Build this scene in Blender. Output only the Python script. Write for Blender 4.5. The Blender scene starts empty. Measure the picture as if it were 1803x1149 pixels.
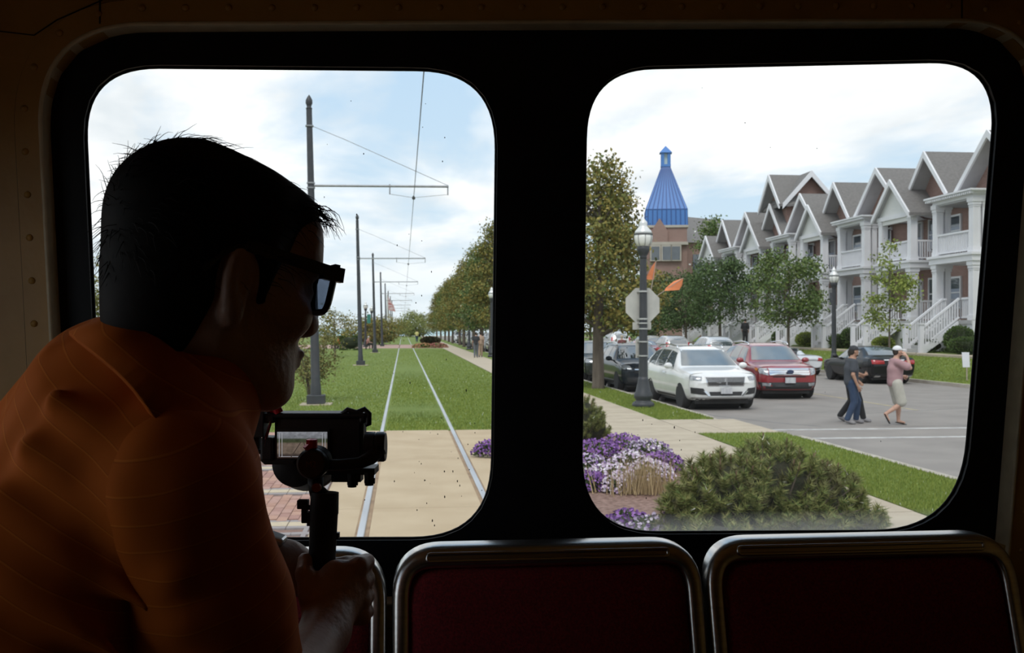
import bpy, math, random
import numpy as np
from mathutils import Vector, Matrix
from mathutils.bvhtree import BVHTree

# ------------------------------------------------------------------ camera, sky, sun, exposure
SC = bpy.context.scene
COL = SC.collection
F = 1800.0; CAMH = 2.1; V0 = 577.0; U0 = 901.5          # focal length and horizon in photo pixels (1803 x 1149)
YAW = math.atan((U0 - 710.0) / F); CA, SA = math.cos(YAW), math.sin(YAW)
camd = bpy.data.cameras.new('camera'); cam = bpy.data.objects.new('camera', camd); COL.objects.link(cam)
camd.sensor_fit = 'HORIZONTAL'; camd.sensor_width = 36.0; camd.lens = 36.0 * F / 1803.0
camd.shift_y = -(574.5 - V0) / 1803.0 * 1.0
camd.clip_start = 0.02; camd.clip_end = 3000
cam.location = (0, 0, CAMH); cam.rotation_euler = (math.pi / 2, 0, -YAW)
camd.dof.use_dof = True; camd.dof.focus_distance = 1.45; camd.dof.aperture_fstop = 20.0
SC.camera = cam
vs = SC.view_settings
SC.display_settings.display_device = 'sRGB'
vs.view_transform = 'Standard'; vs.look = 'None'; vs.gamma = 1.0; vs.use_curve_mapping = False; vs.exposure = 0.0
SC.cycles.max_bounces = 8; SC.cycles.diffuse_bounces = 4; SC.cycles.transparent_max_bounces = 24
SC.cycles.sample_clamp_indirect = 4.0

def make_world():
    w = bpy.data.worlds.new('sky'); SC.world = w; w.use_nodes = True
    nt = w.node_tree; nt.nodes.clear(); N = nt.nodes.new; L = nt.links.new
    out = N('ShaderNodeOutputWorld'); bg = N('ShaderNodeBackground'); L(bg.outputs[0], out.inputs[0])
    tc = N('ShaderNodeTexCoord'); sep = N('ShaderNodeSeparateXYZ'); L(tc.outputs['Generated'], sep.inputs[0])
    zc = N('ShaderNodeMath'); zc.operation = 'MAXIMUM'; zc.inputs[1].default_value = 0.0; L(sep.outputs['Z'], zc.inputs[0])
    za = N('ShaderNodeMath'); za.operation = 'ADD'; za.inputs[1].default_value = 0.16; L(zc.outputs[0], za.inputs[0])
    dv = N('ShaderNodeVectorMath'); dv.operation = 'DIVIDE'; L(tc.outputs['Generated'], dv.inputs[0])
    cb = N('ShaderNodeCombineXYZ'); L(za.outputs[0], cb.inputs[0]); L(za.outputs[0], cb.inputs[1]); cb.inputs[2].default_value = 1e6
    L(cb.outputs[0], dv.inputs[1])
    mp = N('ShaderNodeMapping'); mp.inputs['Location'].default_value = (9.3, 4.2, 0.0); mp.inputs['Scale'].default_value = (1.0, 0.62, 1.0)
    L(dv.outputs[0], mp.inputs[0])
    nz = N('ShaderNodeTexNoise'); nz.inputs['Scale'].default_value = 1.15; nz.inputs['Detail'].default_value = 7; nz.inputs['Roughness'].default_value = 0.55
    nz.inputs['Distortion'].default_value = 0.25; L(mp.outputs[0], nz.inputs['Vector'])
    rp = N('ShaderNodeValToRGB'); rp.color_ramp.elements[0].position = 0.40; rp.color_ramp.elements[1].position = 0.53
    rp.color_ramp.elements[0].color = (0, 0, 0, 1); rp.color_ramp.elements[1].color = (1, 1, 1, 1); L(nz.outputs['Fac'], rp.inputs[0])
    # clear sky: deeper blue up high, pale near the horizon
    sky = N('ShaderNodeValToRGB'); e = sky.color_ramp.elements
    e[0].position = 0.0; e[0].color = (0.74, 0.87, 0.95, 1); e[1].position = 0.45; e[1].color = (0.46, 0.70, 1.0, 1)
    x = sky.color_ramp.elements.new(0.12); x.color = (0.66, 0.84, 1.0, 1); L(zc.outputs[0], sky.inputs[0])
    # cloud body: white with soft grey undersides
    n2 = N('ShaderNodeTexNoise'); n2.inputs['Scale'].default_value = 2.3; n2.inputs['Detail'].default_value = 5; L(mp.outputs[0], n2.inputs['Vector'])
    cr = N('ShaderNodeValToRGB'); c = cr.color_ramp.elements; c[0].position = 0.35; c[0].color = (0.88, 0.93, 0.97, 1); c[1].position = 0.56; c[1].color = (1.2, 1.2, 1.2, 1)
    L(n2.outputs['Fac'], cr.inputs[0])
    fade = N('ShaderNodeMapRange'); fade.inputs[1].default_value = 0.0; fade.inputs[2].default_value = 0.10; fade.inputs[3].default_value = 0.25; fade.inputs[4].default_value = 0.95
    L(zc.outputs[0], fade.inputs[0])
    ml = N('ShaderNodeMath'); ml.operation = 'MULTIPLY'; L(rp.outputs[0], ml.inputs[0]); L(fade.outputs[0], ml.inputs[1])
    mx = N('ShaderNodeMix'); mx.data_type = 'RGBA'; L(ml.outputs[0], mx.inputs[0]); L(sky.outputs[0], mx.inputs[6]); L(cr.outputs[0], mx.inputs[7])
    L(mx.outputs[2], bg.inputs[0]); bg.inputs[1].default_value = 1.0
make_world()
sund = bpy.data.lights.new('sun', 'SUN'); sund.energy = 1.7; sund.angle = math.radians(25); sund.color = (1.0, 0.96, 0.9)
sun = bpy.data.objects.new('sun', sund); COL.objects.link(sun); sun.rotation_euler = (math.radians(32), math.radians(-14), 0)

# ------------------------------------------------------------------ helpers
R = random.Random(7); NR = np.random.default_rng(7)
def P(u, v, d):
    """photo pixel + distance -> world point (x across the track, y along it, z up)"""
    s = (u - U0) / F
    return Vector((d * (s * CA + SA), d * (CA - s * SA), CAMH - (v - V0) / F * d))
def PY(u, v, y):
    s = (u - U0) / F
    return P(u, v, y / (CA - s * SA))
def PX(u, v, x):
    s = (u - U0) / F
    return P(u, v, x / (s * CA + SA))
def PG(u, v, z=0.0): return P(u, v, (CAMH - z) * F / (v - V0))

MATS = {}
def mat(name, col, rough=0.6, metal=0.0, col2=None, scale=5.0, bump=0.0, bscale=None, island=None, coat=0.0, spec=0.5, detail=4.0, stretch=None, lo=0.35, hi=0.65, emit=None):
    if name in MATS: return MATS[name]
    m = bpy.data.materials.new(name); m.use_nodes = True; nt = m.node_tree; b = nt.nodes['Principled BSDF']
    N = nt.nodes.new; L = nt.links.new
    def c4(c): return (c[0], c[1], c[2], 1)
    b.inputs['Base Color'].default_value = c4(col); b.inputs['Roughness'].default_value = rough; b.inputs['Metallic'].default_value = metal
    b.inputs['Coat Weight'].default_value = coat; b.inputs['Coat Roughness'].default_value = 0.04; b.inputs['Specular IOR Level'].default_value = spec
    vec = None
    if col2 is not None or bump:
        tc = N('ShaderNodeTexCoord'); mp = N('ShaderNodeMapping'); L(tc.outputs['Object'], mp.inputs[0]); vec = mp.outputs[0]
        if stretch: mp.inputs['Scale'].default_value = stretch
    if col2 is not None:
        rp = N('ShaderNodeValToRGB'); rp.color_ramp.elements[0].position = lo; rp.color_ramp.elements[1].position = hi
        rp.color_ramp.elements[0].color = c4(col); rp.color_ramp.elements[1].color = c4(col2)
        nz = N('ShaderNodeTexNoise'); nz.inputs['Scale'].default_value = scale; nz.inputs['Detail'].default_value = detail; L(vec, nz.inputs['Vector'])
        L(nz.outputs['Fac'], rp.inputs[0]); L(rp.outputs[0], b.inputs['Base Color'])
    if island is not None:
        g = N('ShaderNodeNewGeometry'); rp = N('ShaderNodeValToRGB'); L(g.outputs['Random Per Island'], rp.inputs[0])
        els = rp.color_ramp.elements
        for i, c in enumerate(island):
            p = i / (len(island) - 1)
            e = els[0] if i == 0 else (els[1] if i == len(island) - 1 else els.new(p))
            e.color = c4(c); e.position = p
        L(rp.outputs[0], b.inputs['Base Color'])
    if bump:
        nb = N('ShaderNodeTexNoise'); nb.inputs['Scale'].default_value = bscale or scale * 4; nb.inputs['Detail'].default_value = 3; L(vec, nb.inputs['Vector'])
        bp = N('ShaderNodeBump'); bp.inputs['Strength'].default_value = bump; bp.inputs['Distance'].default_value = 0.02; L(nb.outputs['Fac'], bp.inputs['Height']); L(bp.outputs[0], b.inputs['Normal'])
    if emit: b.inputs['Emission Color'].default_value = c4(emit[0]); b.inputs['Emission Strength'].default_value = emit[1]
    MATS[name] = m; return m

def tag(o, label=None, cat=None, group=None, kind=None):
    if label: o['label'] = label
    if cat: o['category'] = cat
    if group: o['group'] = group
    if kind: o['kind'] = kind
    return o
def thing(name, label, cat, loc=(0, 0, 0), rz=0.0, group=None, kind=None):
    o = bpy.data.objects.new(name, None); COL.objects.link(o); o.location = loc; o.rotation_euler = (0, 0, rz); o.empty_display_size = 0.1
    return tag(o, label, cat, group, kind)
def np_mesh(name, V, Fc, smooth=False):
    me = bpy.data.meshes.new(name); V = np.asarray(V, dtype=np.float32); Fc = np.asarray(Fc, dtype=np.int32); k = Fc.shape[1]
    me.vertices.add(len(V)); me.vertices.foreach_set('co', V.ravel())
    me.loops.add(Fc.size); me.loops.foreach_set('vertex_index', Fc.ravel())
    me.polygons.add(len(Fc)); me.polygons.foreach_set('loop_start', np.arange(0, Fc.size, k, dtype=np.int32)); me.polygons.foreach_set('loop_total', np.full(len(Fc), k, dtype=np.int32))
    if smooth: me.polygons.foreach_set('use_smooth', np.ones(len(Fc), dtype=bool))
    me.update(calc_edges=True); return me
def link(name, me, m, parent=None):
    o = bpy.data.objects.new(name, me); COL.objects.link(o)
    if m is not None: me.materials.clear(); me.materials.append(m)
    if parent is not None: o.parent = parent
    return o
def copy_tree(o, parent=None, data=False):
    c = o.copy(); COL.objects.link(c); c.parent = parent
    if parent is not None: c.matrix_parent_inverse = o.matrix_parent_inverse.copy()
    for ch in list(o.children): copy_tree(ch, c)
    return c

class MB:
    """collects simple solids; build() links them as ONE mesh object, in the parent's local space (off is subtracted)"""
    def __init__(s, off=(0, 0, 0), rz=0.0): s.v = []; s.f = []; s.off = Vector(off); s.rz = rz
    def add(s, vs, fs):
        n = len(s.v); s.v += [Vector(q) for q in vs]; s.f += [tuple(i + n for i in f) for f in fs]; return s
    def box(s, a, b):
        x0, y0, z0 = min(a[0], b[0]), min(a[1], b[1]), min(a[2], b[2]); x1, y1, z1 = max(a[0], b[0]), max(a[1], b[1]), max(a[2], b[2])
        return s.add([(x0, y0, z0), (x1, y0, z0), (x1, y1, z0), (x0, y1, z0), (x0, y0, z1), (x1, y0, z1), (x1, y1, z1), (x0, y1, z1)],
                     [(3, 2, 1, 0), (4, 5, 6, 7), (0, 1, 5, 4), (1, 2, 6, 5), (2, 3, 7, 6), (3, 0, 4, 7)])
    def obox(s, c, ax, ay, az, h):
        """oriented box: centre, three axes, half sizes"""
        c = Vector(c); ax, ay, az = Vector(ax).normalized() * h[0], Vector(ay).normalized() * h[1], Vector(az).normalized() * h[2]
        q = [c + i * ax + j * ay + k * az for k in (-1, 1) for j in (-1, 1) for i in (-1, 1)]
        return s.add(q, [(0, 2, 3, 1), (4, 5, 7, 6), (0, 1, 5, 4), (1, 3, 7, 5), (3, 2, 6, 7), (2, 0, 4, 6)])
    def bar(s, a, b, w, t, up=(0, 0, 1)):
        a, b = Vector(a), Vector(b); d = (b - a).normalized(); up = Vector(up)
        sd = d.cross(up)
        if sd.length < 1e-5: sd = d.cross(Vector((0, 1, 0)))
        sd.normalize(); u2 = sd.cross(d)
        return s.obox((a + b) / 2, d, sd, u2, ((b - a).length / 2, w / 2, t / 2))
    def tube(s, pts, r, n=8, cap=True, flat=None):
        pts = [Vector(q) for q in pts]; rs = r if isinstance(r, (list, tuple)) else [r] * len(pts); rings = []
        prev = None
        for i, q in enumerate(pts):
            d = (pts[min(i + 1, len(pts) - 1)] - pts[max(i - 1, 0)]).normalized()
            if prev is None: a = d.orthogonal().normalized()
            else:
                a = prev - d * prev.dot(d)
                a = a.normalized() if a.length > 1e-6 else d.orthogonal().normalized()
            prev = a; b = d.cross(a)
            rings.append([q + rs[i] * (math.cos(t) * a + math.sin(t) * b) for t in [2 * math.pi * k / n for k in range(n)]])
        return s.loft(rings, cap)
    def cyl(s, a, b, r, r2=None, n=12): return s.tube([a, b], [r, r if r2 is None else r2], n)
    def loft(s, rings, cap=True, closed=True):
        n = len(rings[0]); base = len(s.v); s.v += [Vector(q) for rg in rings for q in rg]
        for i in range(len(rings) - 1):
            for k in range(n if closed else n - 1):
                a = base + i * n + k; b = base + i * n + (k + 1) % n; s.f.append((a, b, b + n, a + n))
        if cap and closed:
            s.f.append(tuple(base + k for k in range(n))[::-1]); s.f.append(tuple(base + (len(rings) - 1) * n + k for k in range(n)))
        return s
    def lathe(s, c, prof, n=16, ax=None):
        c = Vector(c)
        if ax is None: A, B, Z = Vector((1, 0, 0)), Vector((0, 1, 0)), Vector((0, 0, 1))
        else:
            Z = Vector(ax).normalized(); A = Z.orthogonal().normalized(); B = Z.cross(A)
        return s.loft([[c + Z * z + max(r, 1e-4) * (math.cos(2 * math.pi * k / n) * A + math.sin(2 * math.pi * k / n) * B) for k in range(n)] for r, z in prof])
    def ball(s, c, r, n=10, m=6):
        r = (r, r, r) if not isinstance(r, (tuple, list)) else r; c = Vector(c)
        return s.loft([[c + Vector((r[0] * math.sin(a) * math.cos(t), r[1] * math.sin(a) * math.sin(t), -r[2] * math.cos(a))) for t in [2 * math.pi * k / n for k in range(n)]]
                       for a in [0.02 + (math.pi - 0.04) * i / m for i in range(m + 1)]])
    def prism(s, poly, vec):
        vec = Vector(vec); n = len(poly); base = len(s.v); s.v += [Vector(q) for q in poly] + [Vector(q) + vec for q in poly]
        s.f.append(tuple(base + k for k in range(n))[::-1]); s.f.append(tuple(base + n + k for k in range(n)))
        for k in range(n): s.f.append((base + k, base + (k + 1) % n, base + n + (k + 1) % n, base + n + k))
        return s
    def mesh(s, name, smooth=False):
        me = bpy.data.meshes.new(name); M = Matrix.Rotation(-s.rz, 3, 'Z')
        me.from_pydata([tuple(M @ (q - s.off)) for q in s.v], [], s.f)
        if smooth: me.polygons.foreach_set('use_smooth', [True] * len(me.polygons))
        me.update(); return me
    def build(s, name, m, parent=None, smooth=False, fix=True):
        me = s.mesh(name, smooth)
        if fix:
            import bmesh
            bm = bmesh.new(); bm.from_mesh(me); bmesh.ops.recalc_face_normals(bm, faces=bm.faces); bm.to_mesh(me); bm.free()
        return link(name, me, m, parent)

def smooth_by_angle(o, deg=35):
    me = o.data
    me.polygons.foreach_set('use_smooth', [True] * len(me.polygons))
    try: me.set_sharp_from_angle(angle=math.radians(deg))
    except Exception: pass
    return o
def bevel(o, w, n=2):
    b = o.modifiers.new('bevel', 'BEVEL'); b.width = w; b.segments = n; b.limit_method = 'ANGLE'; b.angle_limit = math.radians(40); return o

# ---- implicit surfaces (smoothly blended solids meshed with surface nets): bodies, clothes, cushions
class SD:
    def __init__(s, h, big=0.06): s.p = []; s.h = h; s.big = big
    def cap(s, a, b, ra, rb=None, k=0.02, op='u'):
        a = np.array(a, float); b = np.array(b, float); rb = ra if rb is None else rb; ba = b - a; L2 = max(ba @ ba, 1e-12)
        def f(X, Y, Z):
            px, py, pz = X - a[0], Y - a[1], Z - a[2]; t = np.clip((px * ba[0] + py * ba[1] + pz * ba[2]) / L2, 0, 1)
            return np.sqrt((px - t * ba[0]) ** 2 + (py - t * ba[1]) ** 2 + (pz - t * ba[2]) ** 2) - (ra + (rb - ra) * t)
        m = max(ra, rb); s.p.append((f, np.minimum(a, b) - m, np.maximum(a, b) + m, k, op)); return s
    def ell(s, c, r, M=None, k=0.02, op='u'):
        c = np.array(c, float); r = np.array(r, float); A = np.eye(3) if M is None else np.array([list(x) for x in M], float).T   # rows = local axes
        def f(X, Y, Z):
            px, py, pz = X - c[0], Y - c[1], Z - c[2]
            q = [(A[i][0] * px + A[i][1] * py + A[i][2] * pz) for i in range(3)]
            k0 = np.sqrt(sum((q[i] / r[i]) ** 2 for i in range(3))); k1 = np.sqrt(sum((q[i] / r[i] ** 2) ** 2 for i in range(3)))
            return k0 * (k0 - 1.0) / np.maximum(k1, 1e-6)
        m = np.abs(A.T) @ r; s.p.append((f, c - m, c + m, k, op)); return s
    def half(s, pt, n, op='s', k=0.0):
        """cut away what lies on the side of the plane the normal points to"""
        pt = np.array(pt, float); n = np.array(n, float); n /= np.linalg.norm(n)
        s.p.append((lambda X, Y, Z: -((X - pt[0]) * n[0] + (Y - pt[1]) * n[1] + (Z - pt[2]) * n[2]), None, None, k, op)); return s
    def verts(s):
        h = s.h; los = np.array([q[1] for q in s.p if q[4] == 'u']); his = np.array([q[2] for q in s.p if q[4] == 'u'])
        lo = los.min(0) - 3 * h; hi = his.max(0) + 3 * h; n = np.ceil((hi - lo) / h).astype(int) + 1
        ax = [lo[i] + h * np.arange(n[i]) for i in range(3)]
        D = np.full(tuple(n), s.big, dtype=np.float32)
        for f, l, u, k, op in s.p:
            if l is None: sl = [slice(0, n[i]) for i in range(3)]
            else:
                pad = max(k, 0.0) + 3 * h
                sl = [slice(max(0, int((l[i] - pad - lo[i]) / h)), min(n[i], int((u[i] + pad - lo[i]) / h) + 2)) for i in range(3)]
            if any(q.start >= q.stop for q in sl): continue
            X = ax[0][sl[0]][:, None, None]; Y = ax[1][sl[1]][None, :, None]; Z = ax[2][sl[2]][None, None, :]
            d = f(X, Y, Z).astype(np.float32); a = D[sl[0], sl[1], sl[2]]
            if op == 'u':
                if k > 0:
                    hh = np.clip(0.5 + 0.5 * (a - d) / k, 0, 1); r = a * (1 - hh) + d * hh - k * hh * (1 - hh)
                else: r = np.minimum(a, d)
            else:
                if k > 0:
                    hh = np.clip(0.5 - 0.5 * (a + d) / k, 0, 1); r = a * (1 - hh) - d * hh + k * hh * (1 - hh)
                else: r = np.maximum(a, -d)
            D[sl[0], sl[1], sl[2]] = r
        I = D < 0; nx, ny, nz = n
        cnt = np.zeros((nx - 1, ny - 1, nz - 1), np.int8)
        for i in (0, 1):
            for j in (0, 1):
                for k in (0, 1): cnt += I[i:nx - 1 + i, j:ny - 1 + j, k:nz - 1 + k]
        act = np.argwhere((cnt > 0) & (cnt < 8)); del cnt
        idx = np.full((nx - 1, ny - 1, nz - 1), -1, np.int32); idx[act[:, 0], act[:, 1], act[:, 2]] = np.arange(len(act))
        acc = np.zeros((len(act), 3)); num = np.zeros(len(act)); c8 = [(i, j, k) for i in (0, 1) for j in (0, 1) for k in (0, 1)]
        val = {c: D[act[:, 0] + c[0], act[:, 1] + c[1], act[:, 2] + c[2]].astype(float) for c in c8}
        for c in c8:
            for a in range(3):
                if c[a] == 0:
                    e = list(c); e[a] = 1; e = tuple(e); v0, v1 = val[c], val[e]; m = (v0 < 0) != (v1 < 0)
                    t = np.where(m, v0 / np.where(m, v0 - v1, 1), 0); p = np.zeros((len(act), 3)); p[:] = c; p[:, a] = t
                    acc += p * m[:, None]; num += m
        V = lo + h * (act + acc / np.maximum(num, 1)[:, None]); Q = []
        for a in range(3):
            b, c = (a + 1) % 3, (a + 2) % 3
            s0 = [slice(None)] * 3; s1 = [slice(None)] * 3; s0[a] = slice(0, n[a] - 1); s1[a] = slice(1, n[a])
            m = I[tuple(s0)] != I[tuple(s1)]; e = np.argwhere(m); e = e[(e[:, b] > 0) & (e[:, c] > 0) & (e[:, b] < n[b] - 1) & (e[:, c] < n[c] - 1)]
            ins = I[e[:, 0], e[:, 1], e[:, 2]]; q = []
            for db, dc in ((-1, -1), (0, -1), (0, 0), (-1, 0)):
                g = e.copy(); g[:, b] += db; g[:, c] += dc; q.append(idx[g[:, 0], g[:, 1], g[:, 2]])
            q = np.stack(q, 1); q[~ins] = q[~ins][:, ::-1]; Q.append(q)
        return V, np.concatenate(Q)
    def build(s, name, m, parent=None, off=(0, 0, 0), relax=2):
        V, Q = s.verts()
        if relax:                                   # light smoothing of the grid steps
            E = np.concatenate([Q[:, [0, 1]], Q[:, [1, 2]], Q[:, [2, 3]], Q[:, [3, 0]]])
            for it in range(relax):
                A = np.zeros_like(V); C = np.zeros(len(V))
                for ax in range(3): A[:, ax] = np.bincount(E[:, 0], V[E[:, 1], ax], len(V)) + np.bincount(E[:, 1], V[E[:, 0], ax], len(V))
                C = np.bincount(E[:, 0], minlength=len(V)) + np.bincount(E[:, 1], minlength=len(V))
                V = 0.5 * V + 0.5 * A / np.maximum(C, 1)[:, None]
        return link(name, np_mesh(name, V - np.array(off), Q, True), m, parent)

# ---- foliage: many small leaf blades in one mesh
def leaf_mesh(name, C, size, aspect=0.6, up=0.3, seed=1, tri=False):
    rg = np.random.default_rng(seed); n = len(C); C = np.asarray(C)
    d = rg.normal(size=(n, 3)); d[:, 2] += up; d /= np.linalg.norm(d, axis=1)[:, None]
    t = np.cross(d, rg.normal(size=(n, 3))); t /= np.linalg.norm(t, axis=1)[:, None]
    sz = (size if np.ndim(size) else np.full(n, size)) * rg.uniform(0.7, 1.3, n)
    sz = sz[:, None]; a = C - d * sz * 0.5; b = C + d * sz * 0.5
    if tri:
        w = t * sz * aspect * 0.5; V = np.stack([a - w, a + w, b], 1).reshape(-1, 3); return np_mesh(name, V, np.arange(3 * n).reshape(n, 3))
    w = t * sz * aspect * 0.5; nn = np.cross(d, t) * sz * 0.12; V = np.stack([a, C - w + nn, b, C + w + nn], 1).reshape(-1, 3)
    return np_mesh(name, V, np.arange(4 * n).reshape(n, 4))
def blades(name, pts, hgt, wid, lean=0.5, seed=3):
    rg = np.random.default_rng(seed); n = len(pts); pts = np.asarray(pts, float)
    a = rg.uniform(0, 2 * np.pi, n); w = np.stack([np.cos(a), np.sin(a), np.zeros(n)], 1) * (wid * rg.uniform(.7, 1.3, n))[:, None]
    b = rg.uniform(0, 2 * np.pi, n); h = hgt * rg.uniform(.5, 1.3, n); ln = lean * h * rg.uniform(0, 1, n)
    tip = pts + np.stack([np.cos(b) * ln, np.sin(b) * ln, h], 1)
    V = np.stack([pts - w, pts + w, tip], 1).reshape(-1, 3); return np_mesh(name, V, np.arange(3 * n).reshape(n, 3))

# rounded outline through corner points (x, z given in any 2-D frame), radius per corner
def rounded(corners, rad, seg=10):
    out = []; n = len(corners)
    for i in range(n):
        p, q, r = Vector(corners[i - 1]), Vector(corners[i]), Vector(corners[(i + 1) % n]); d0 = (p - q).normalized(); d1 = (r - q).normalized(); ra = rad[i]
        a = q + d0 * ra; b = q + d1 * ra
        for k in range(seg + 1):
            t = k / seg; w = 0.72                       # squarish-round corner
            m0 = a.lerp(q, t); m1 = q.lerp(b, t); c = m0.lerp(m1, t)
            out.append(c)
    return out
# ------------------------------------------------------------------ the tram's rear end: walls, windows, seats
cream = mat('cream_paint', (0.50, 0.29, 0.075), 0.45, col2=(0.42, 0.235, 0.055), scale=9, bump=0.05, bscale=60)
cream_lit = mat('cream_lit', (0.74, 0.65, 0.44), 0.4, col2=(0.64, 0.55, 0.36), scale=30)  # cream lightened: window light on lip and flange is put into the colour
black_paint = mat('black_paint', (0.008, 0.009, 0.012), 0.5, col2=(0.013, 0.014, 0.017), scale=12, bump=0.03, bscale=120, spec=0.2)
rubber = mat('black_rubber', (0.012, 0.012, 0.013), 0.55, col2=(0.02, 0.02, 0.02), scale=60, spec=0.3)
steel = mat('brushed_steel', (0.66, 0.64, 0.61), 0.27, 1.0, col2=(0.52, 0.50, 0.475), scale=4, stretch=(1, 1, 30), bump=0.02, bscale=90)
lino = mat('dark_floor', (0.05, 0.045, 0.04), 0.6, col2=(0.035, 0.03, 0.03), scale=30)
YW, YB, YG = 1.93, 1.968, 1.985          # wall face, black surround face, glass
XL, XR = -0.985, 1.555
ZF, ZC = 0.72, 2.98

def xz(u, v, y): q = PY(u, v, y); return Vector((q.x, q.z))
def ray(c, a, poly):
    d = Vector((math.cos(a), math.sin(a))); best = 0
    for i in range(len(poly)):
        p, q = poly[i - 1] - c, poly[i] - c; e = q - p; den = d.x * e.y - d.y * e.x
        if abs(den) < 1e-9: continue
        t = (p.x * e.y - p.y * e.x) / den; s = (p.x * d.y - p.y * d.x) / den
        if t > 0 and -1e-6 <= s <= 1 + 1e-6: best = max(best, t)
    return c + d * best
def holed(mb, inner, outer, y0, y1, n=112, corners=None):
    c = sum(inner, Vector((0, 0))) / len(inner); A = [2 * math.pi * k / n for k in range(n)]
    for q in (corners or outer): A.append(math.atan2(q.y - c.y, q.x - c.x) % (2 * math.pi))
    A = sorted(set(round(a, 5) for a in A)); I = [ray(c, a, inner) for a in A]; O = [ray(c, a, outer) for a in A]
    rings = [[(q.x, y0, q.y) for q in O], [(q.x, y0, q.y) for q in I], [(q.x, y1, q.y) for q in I], [(q.x, y1, q.y) for q in O]]
    mb.loft(rings + [rings[0]], cap=False); return mb
def outset(loop, c, w):
    out = []
    n = len(loop)
    for i in range(n):
        t = (loop[(i + 1) % n] - loop[i - 1]); t = t.normalized() if t.length > 1e-9 else Vector((1, 0)); nn = Vector((t.y, -t.x))
        if nn.dot(loop[i] - c) < 0: nn = -nn
        out.append(loop[i] + nn * w)
    return out

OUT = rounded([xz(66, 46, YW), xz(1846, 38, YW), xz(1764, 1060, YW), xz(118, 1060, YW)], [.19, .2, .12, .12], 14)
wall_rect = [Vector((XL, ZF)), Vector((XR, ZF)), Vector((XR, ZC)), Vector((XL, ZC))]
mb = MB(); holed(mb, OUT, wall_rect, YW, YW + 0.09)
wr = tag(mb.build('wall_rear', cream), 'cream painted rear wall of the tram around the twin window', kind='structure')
OC = sum(OUT, Vector((0, 0))) / len(OUT)
mb = MB(); holed(mb, OUT, outset(OUT, OC, 0.046), YW - 0.007, YW - 0.0005, corners=[])
tr = tag(smooth_by_angle(mb.build('trim_1', cream)), 'riveted cream metal strip framing the black window surround', kind='structure')
lip = MB(); lp = outset(OUT, OC, 0.002); lip.tube([(q.x, YW - 0.006, q.y) for q in lp + lp[:2]], 0.0042, 6, cap=False)
lip.build('lip', cream_lit, tr, True)
fl = MB(); i_ = outset(OUT, OC, -.0015); fl.loft([[(q.x, y, q.y) for q in l_] for l_, y in ((OUT, YW - .007), (i_, YW - .006), (i_, YB - .001), (OUT, YB - .001))], cap=False); fl.build('return_flange', cream_lit, tr)
seam = MB(); sp = outset(OUT, OC, 0.047); seam.tube([(q.x, YW - 0.001, q.y) for q in sp + sp[:2]], 0.0016, 5, cap=False); seam.build('seam', black_paint, tr)
rv = MB(); rv.lathe((0, 0, 0), [(0, -.0045), (.004, -.004), (.0062, -.0015), (.0066, 0)], 10, ax=(0, 1, 0)); rvm = rv.mesh('rivet', True); rvm.materials.append(cream)
ro = outset(OUT, OC, 0.030); acc = 0
for i in range(len(ro)):
    a, b = ro[i - 1], ro[i]; L = (b - a).length; t = 0.0775 - acc
    while t < L:
        p = a.lerp(b, t / L); o = bpy.data.objects.new('rivet', rvm); COL.objects.link(o); o.parent = tr; o.location = (p.x, YW - 0.0068, p.y); t += 0.0775
    acc = (acc + L) % 0.0775
for u, v in ((178, 40), (1690, 34)):      # butt joints of the strip
    q = xz(u, v, YW); j = MB().box((q.x - .0012, YW - .0085, q.y - .004), (q.x + .0012, YW - .006, q.y + .05)); j.build('joint', black_paint, tr)
for pts in ([(0, 55), (60, 62), (100, 35), (180, 0)],):
    MB().tube([PY(u, v, YW - 0.001) for u, v in pts], 0.0012, 4).build('panel_joint', black_paint, wr)

HL = rounded([xz(146, 117, YG), xz(876, 124, YG), xz(866, 947, YG), xz(184, 949, YG)], [.14, .155, .155, .13], 14)
HR = rounded([xz(1031, 122, YG), xz(1757, 106, YG), xz(1689, 934, YG), xz(1020, 938, YG)], [.135, .15, .185, .155], 14)
xm = xz(950, 500, YB).x
x0, x1, z0, z1 = min(q.x for q in OUT) - .02, max(q.x for q in OUT) + .02, min(q.y for q in OUT) - .05, max(q.y for q in OUT) + .03
mb = MB()
holed(mb, HL, [Vector((x0, z0)), Vector((xm, z0)), Vector((xm, z1)), Vector((x0, z1))], YB, YG - 0.0005)
holed(mb, HR, [Vector((xm, z0)), Vector((x1, z0)), Vector((x1, z1)), Vector((xm, z1))], YB, YG - 0.0005)
tag(mb.build('trim_2', black_paint), 'black surround and centre post holding the two rear panes', kind='structure')

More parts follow.
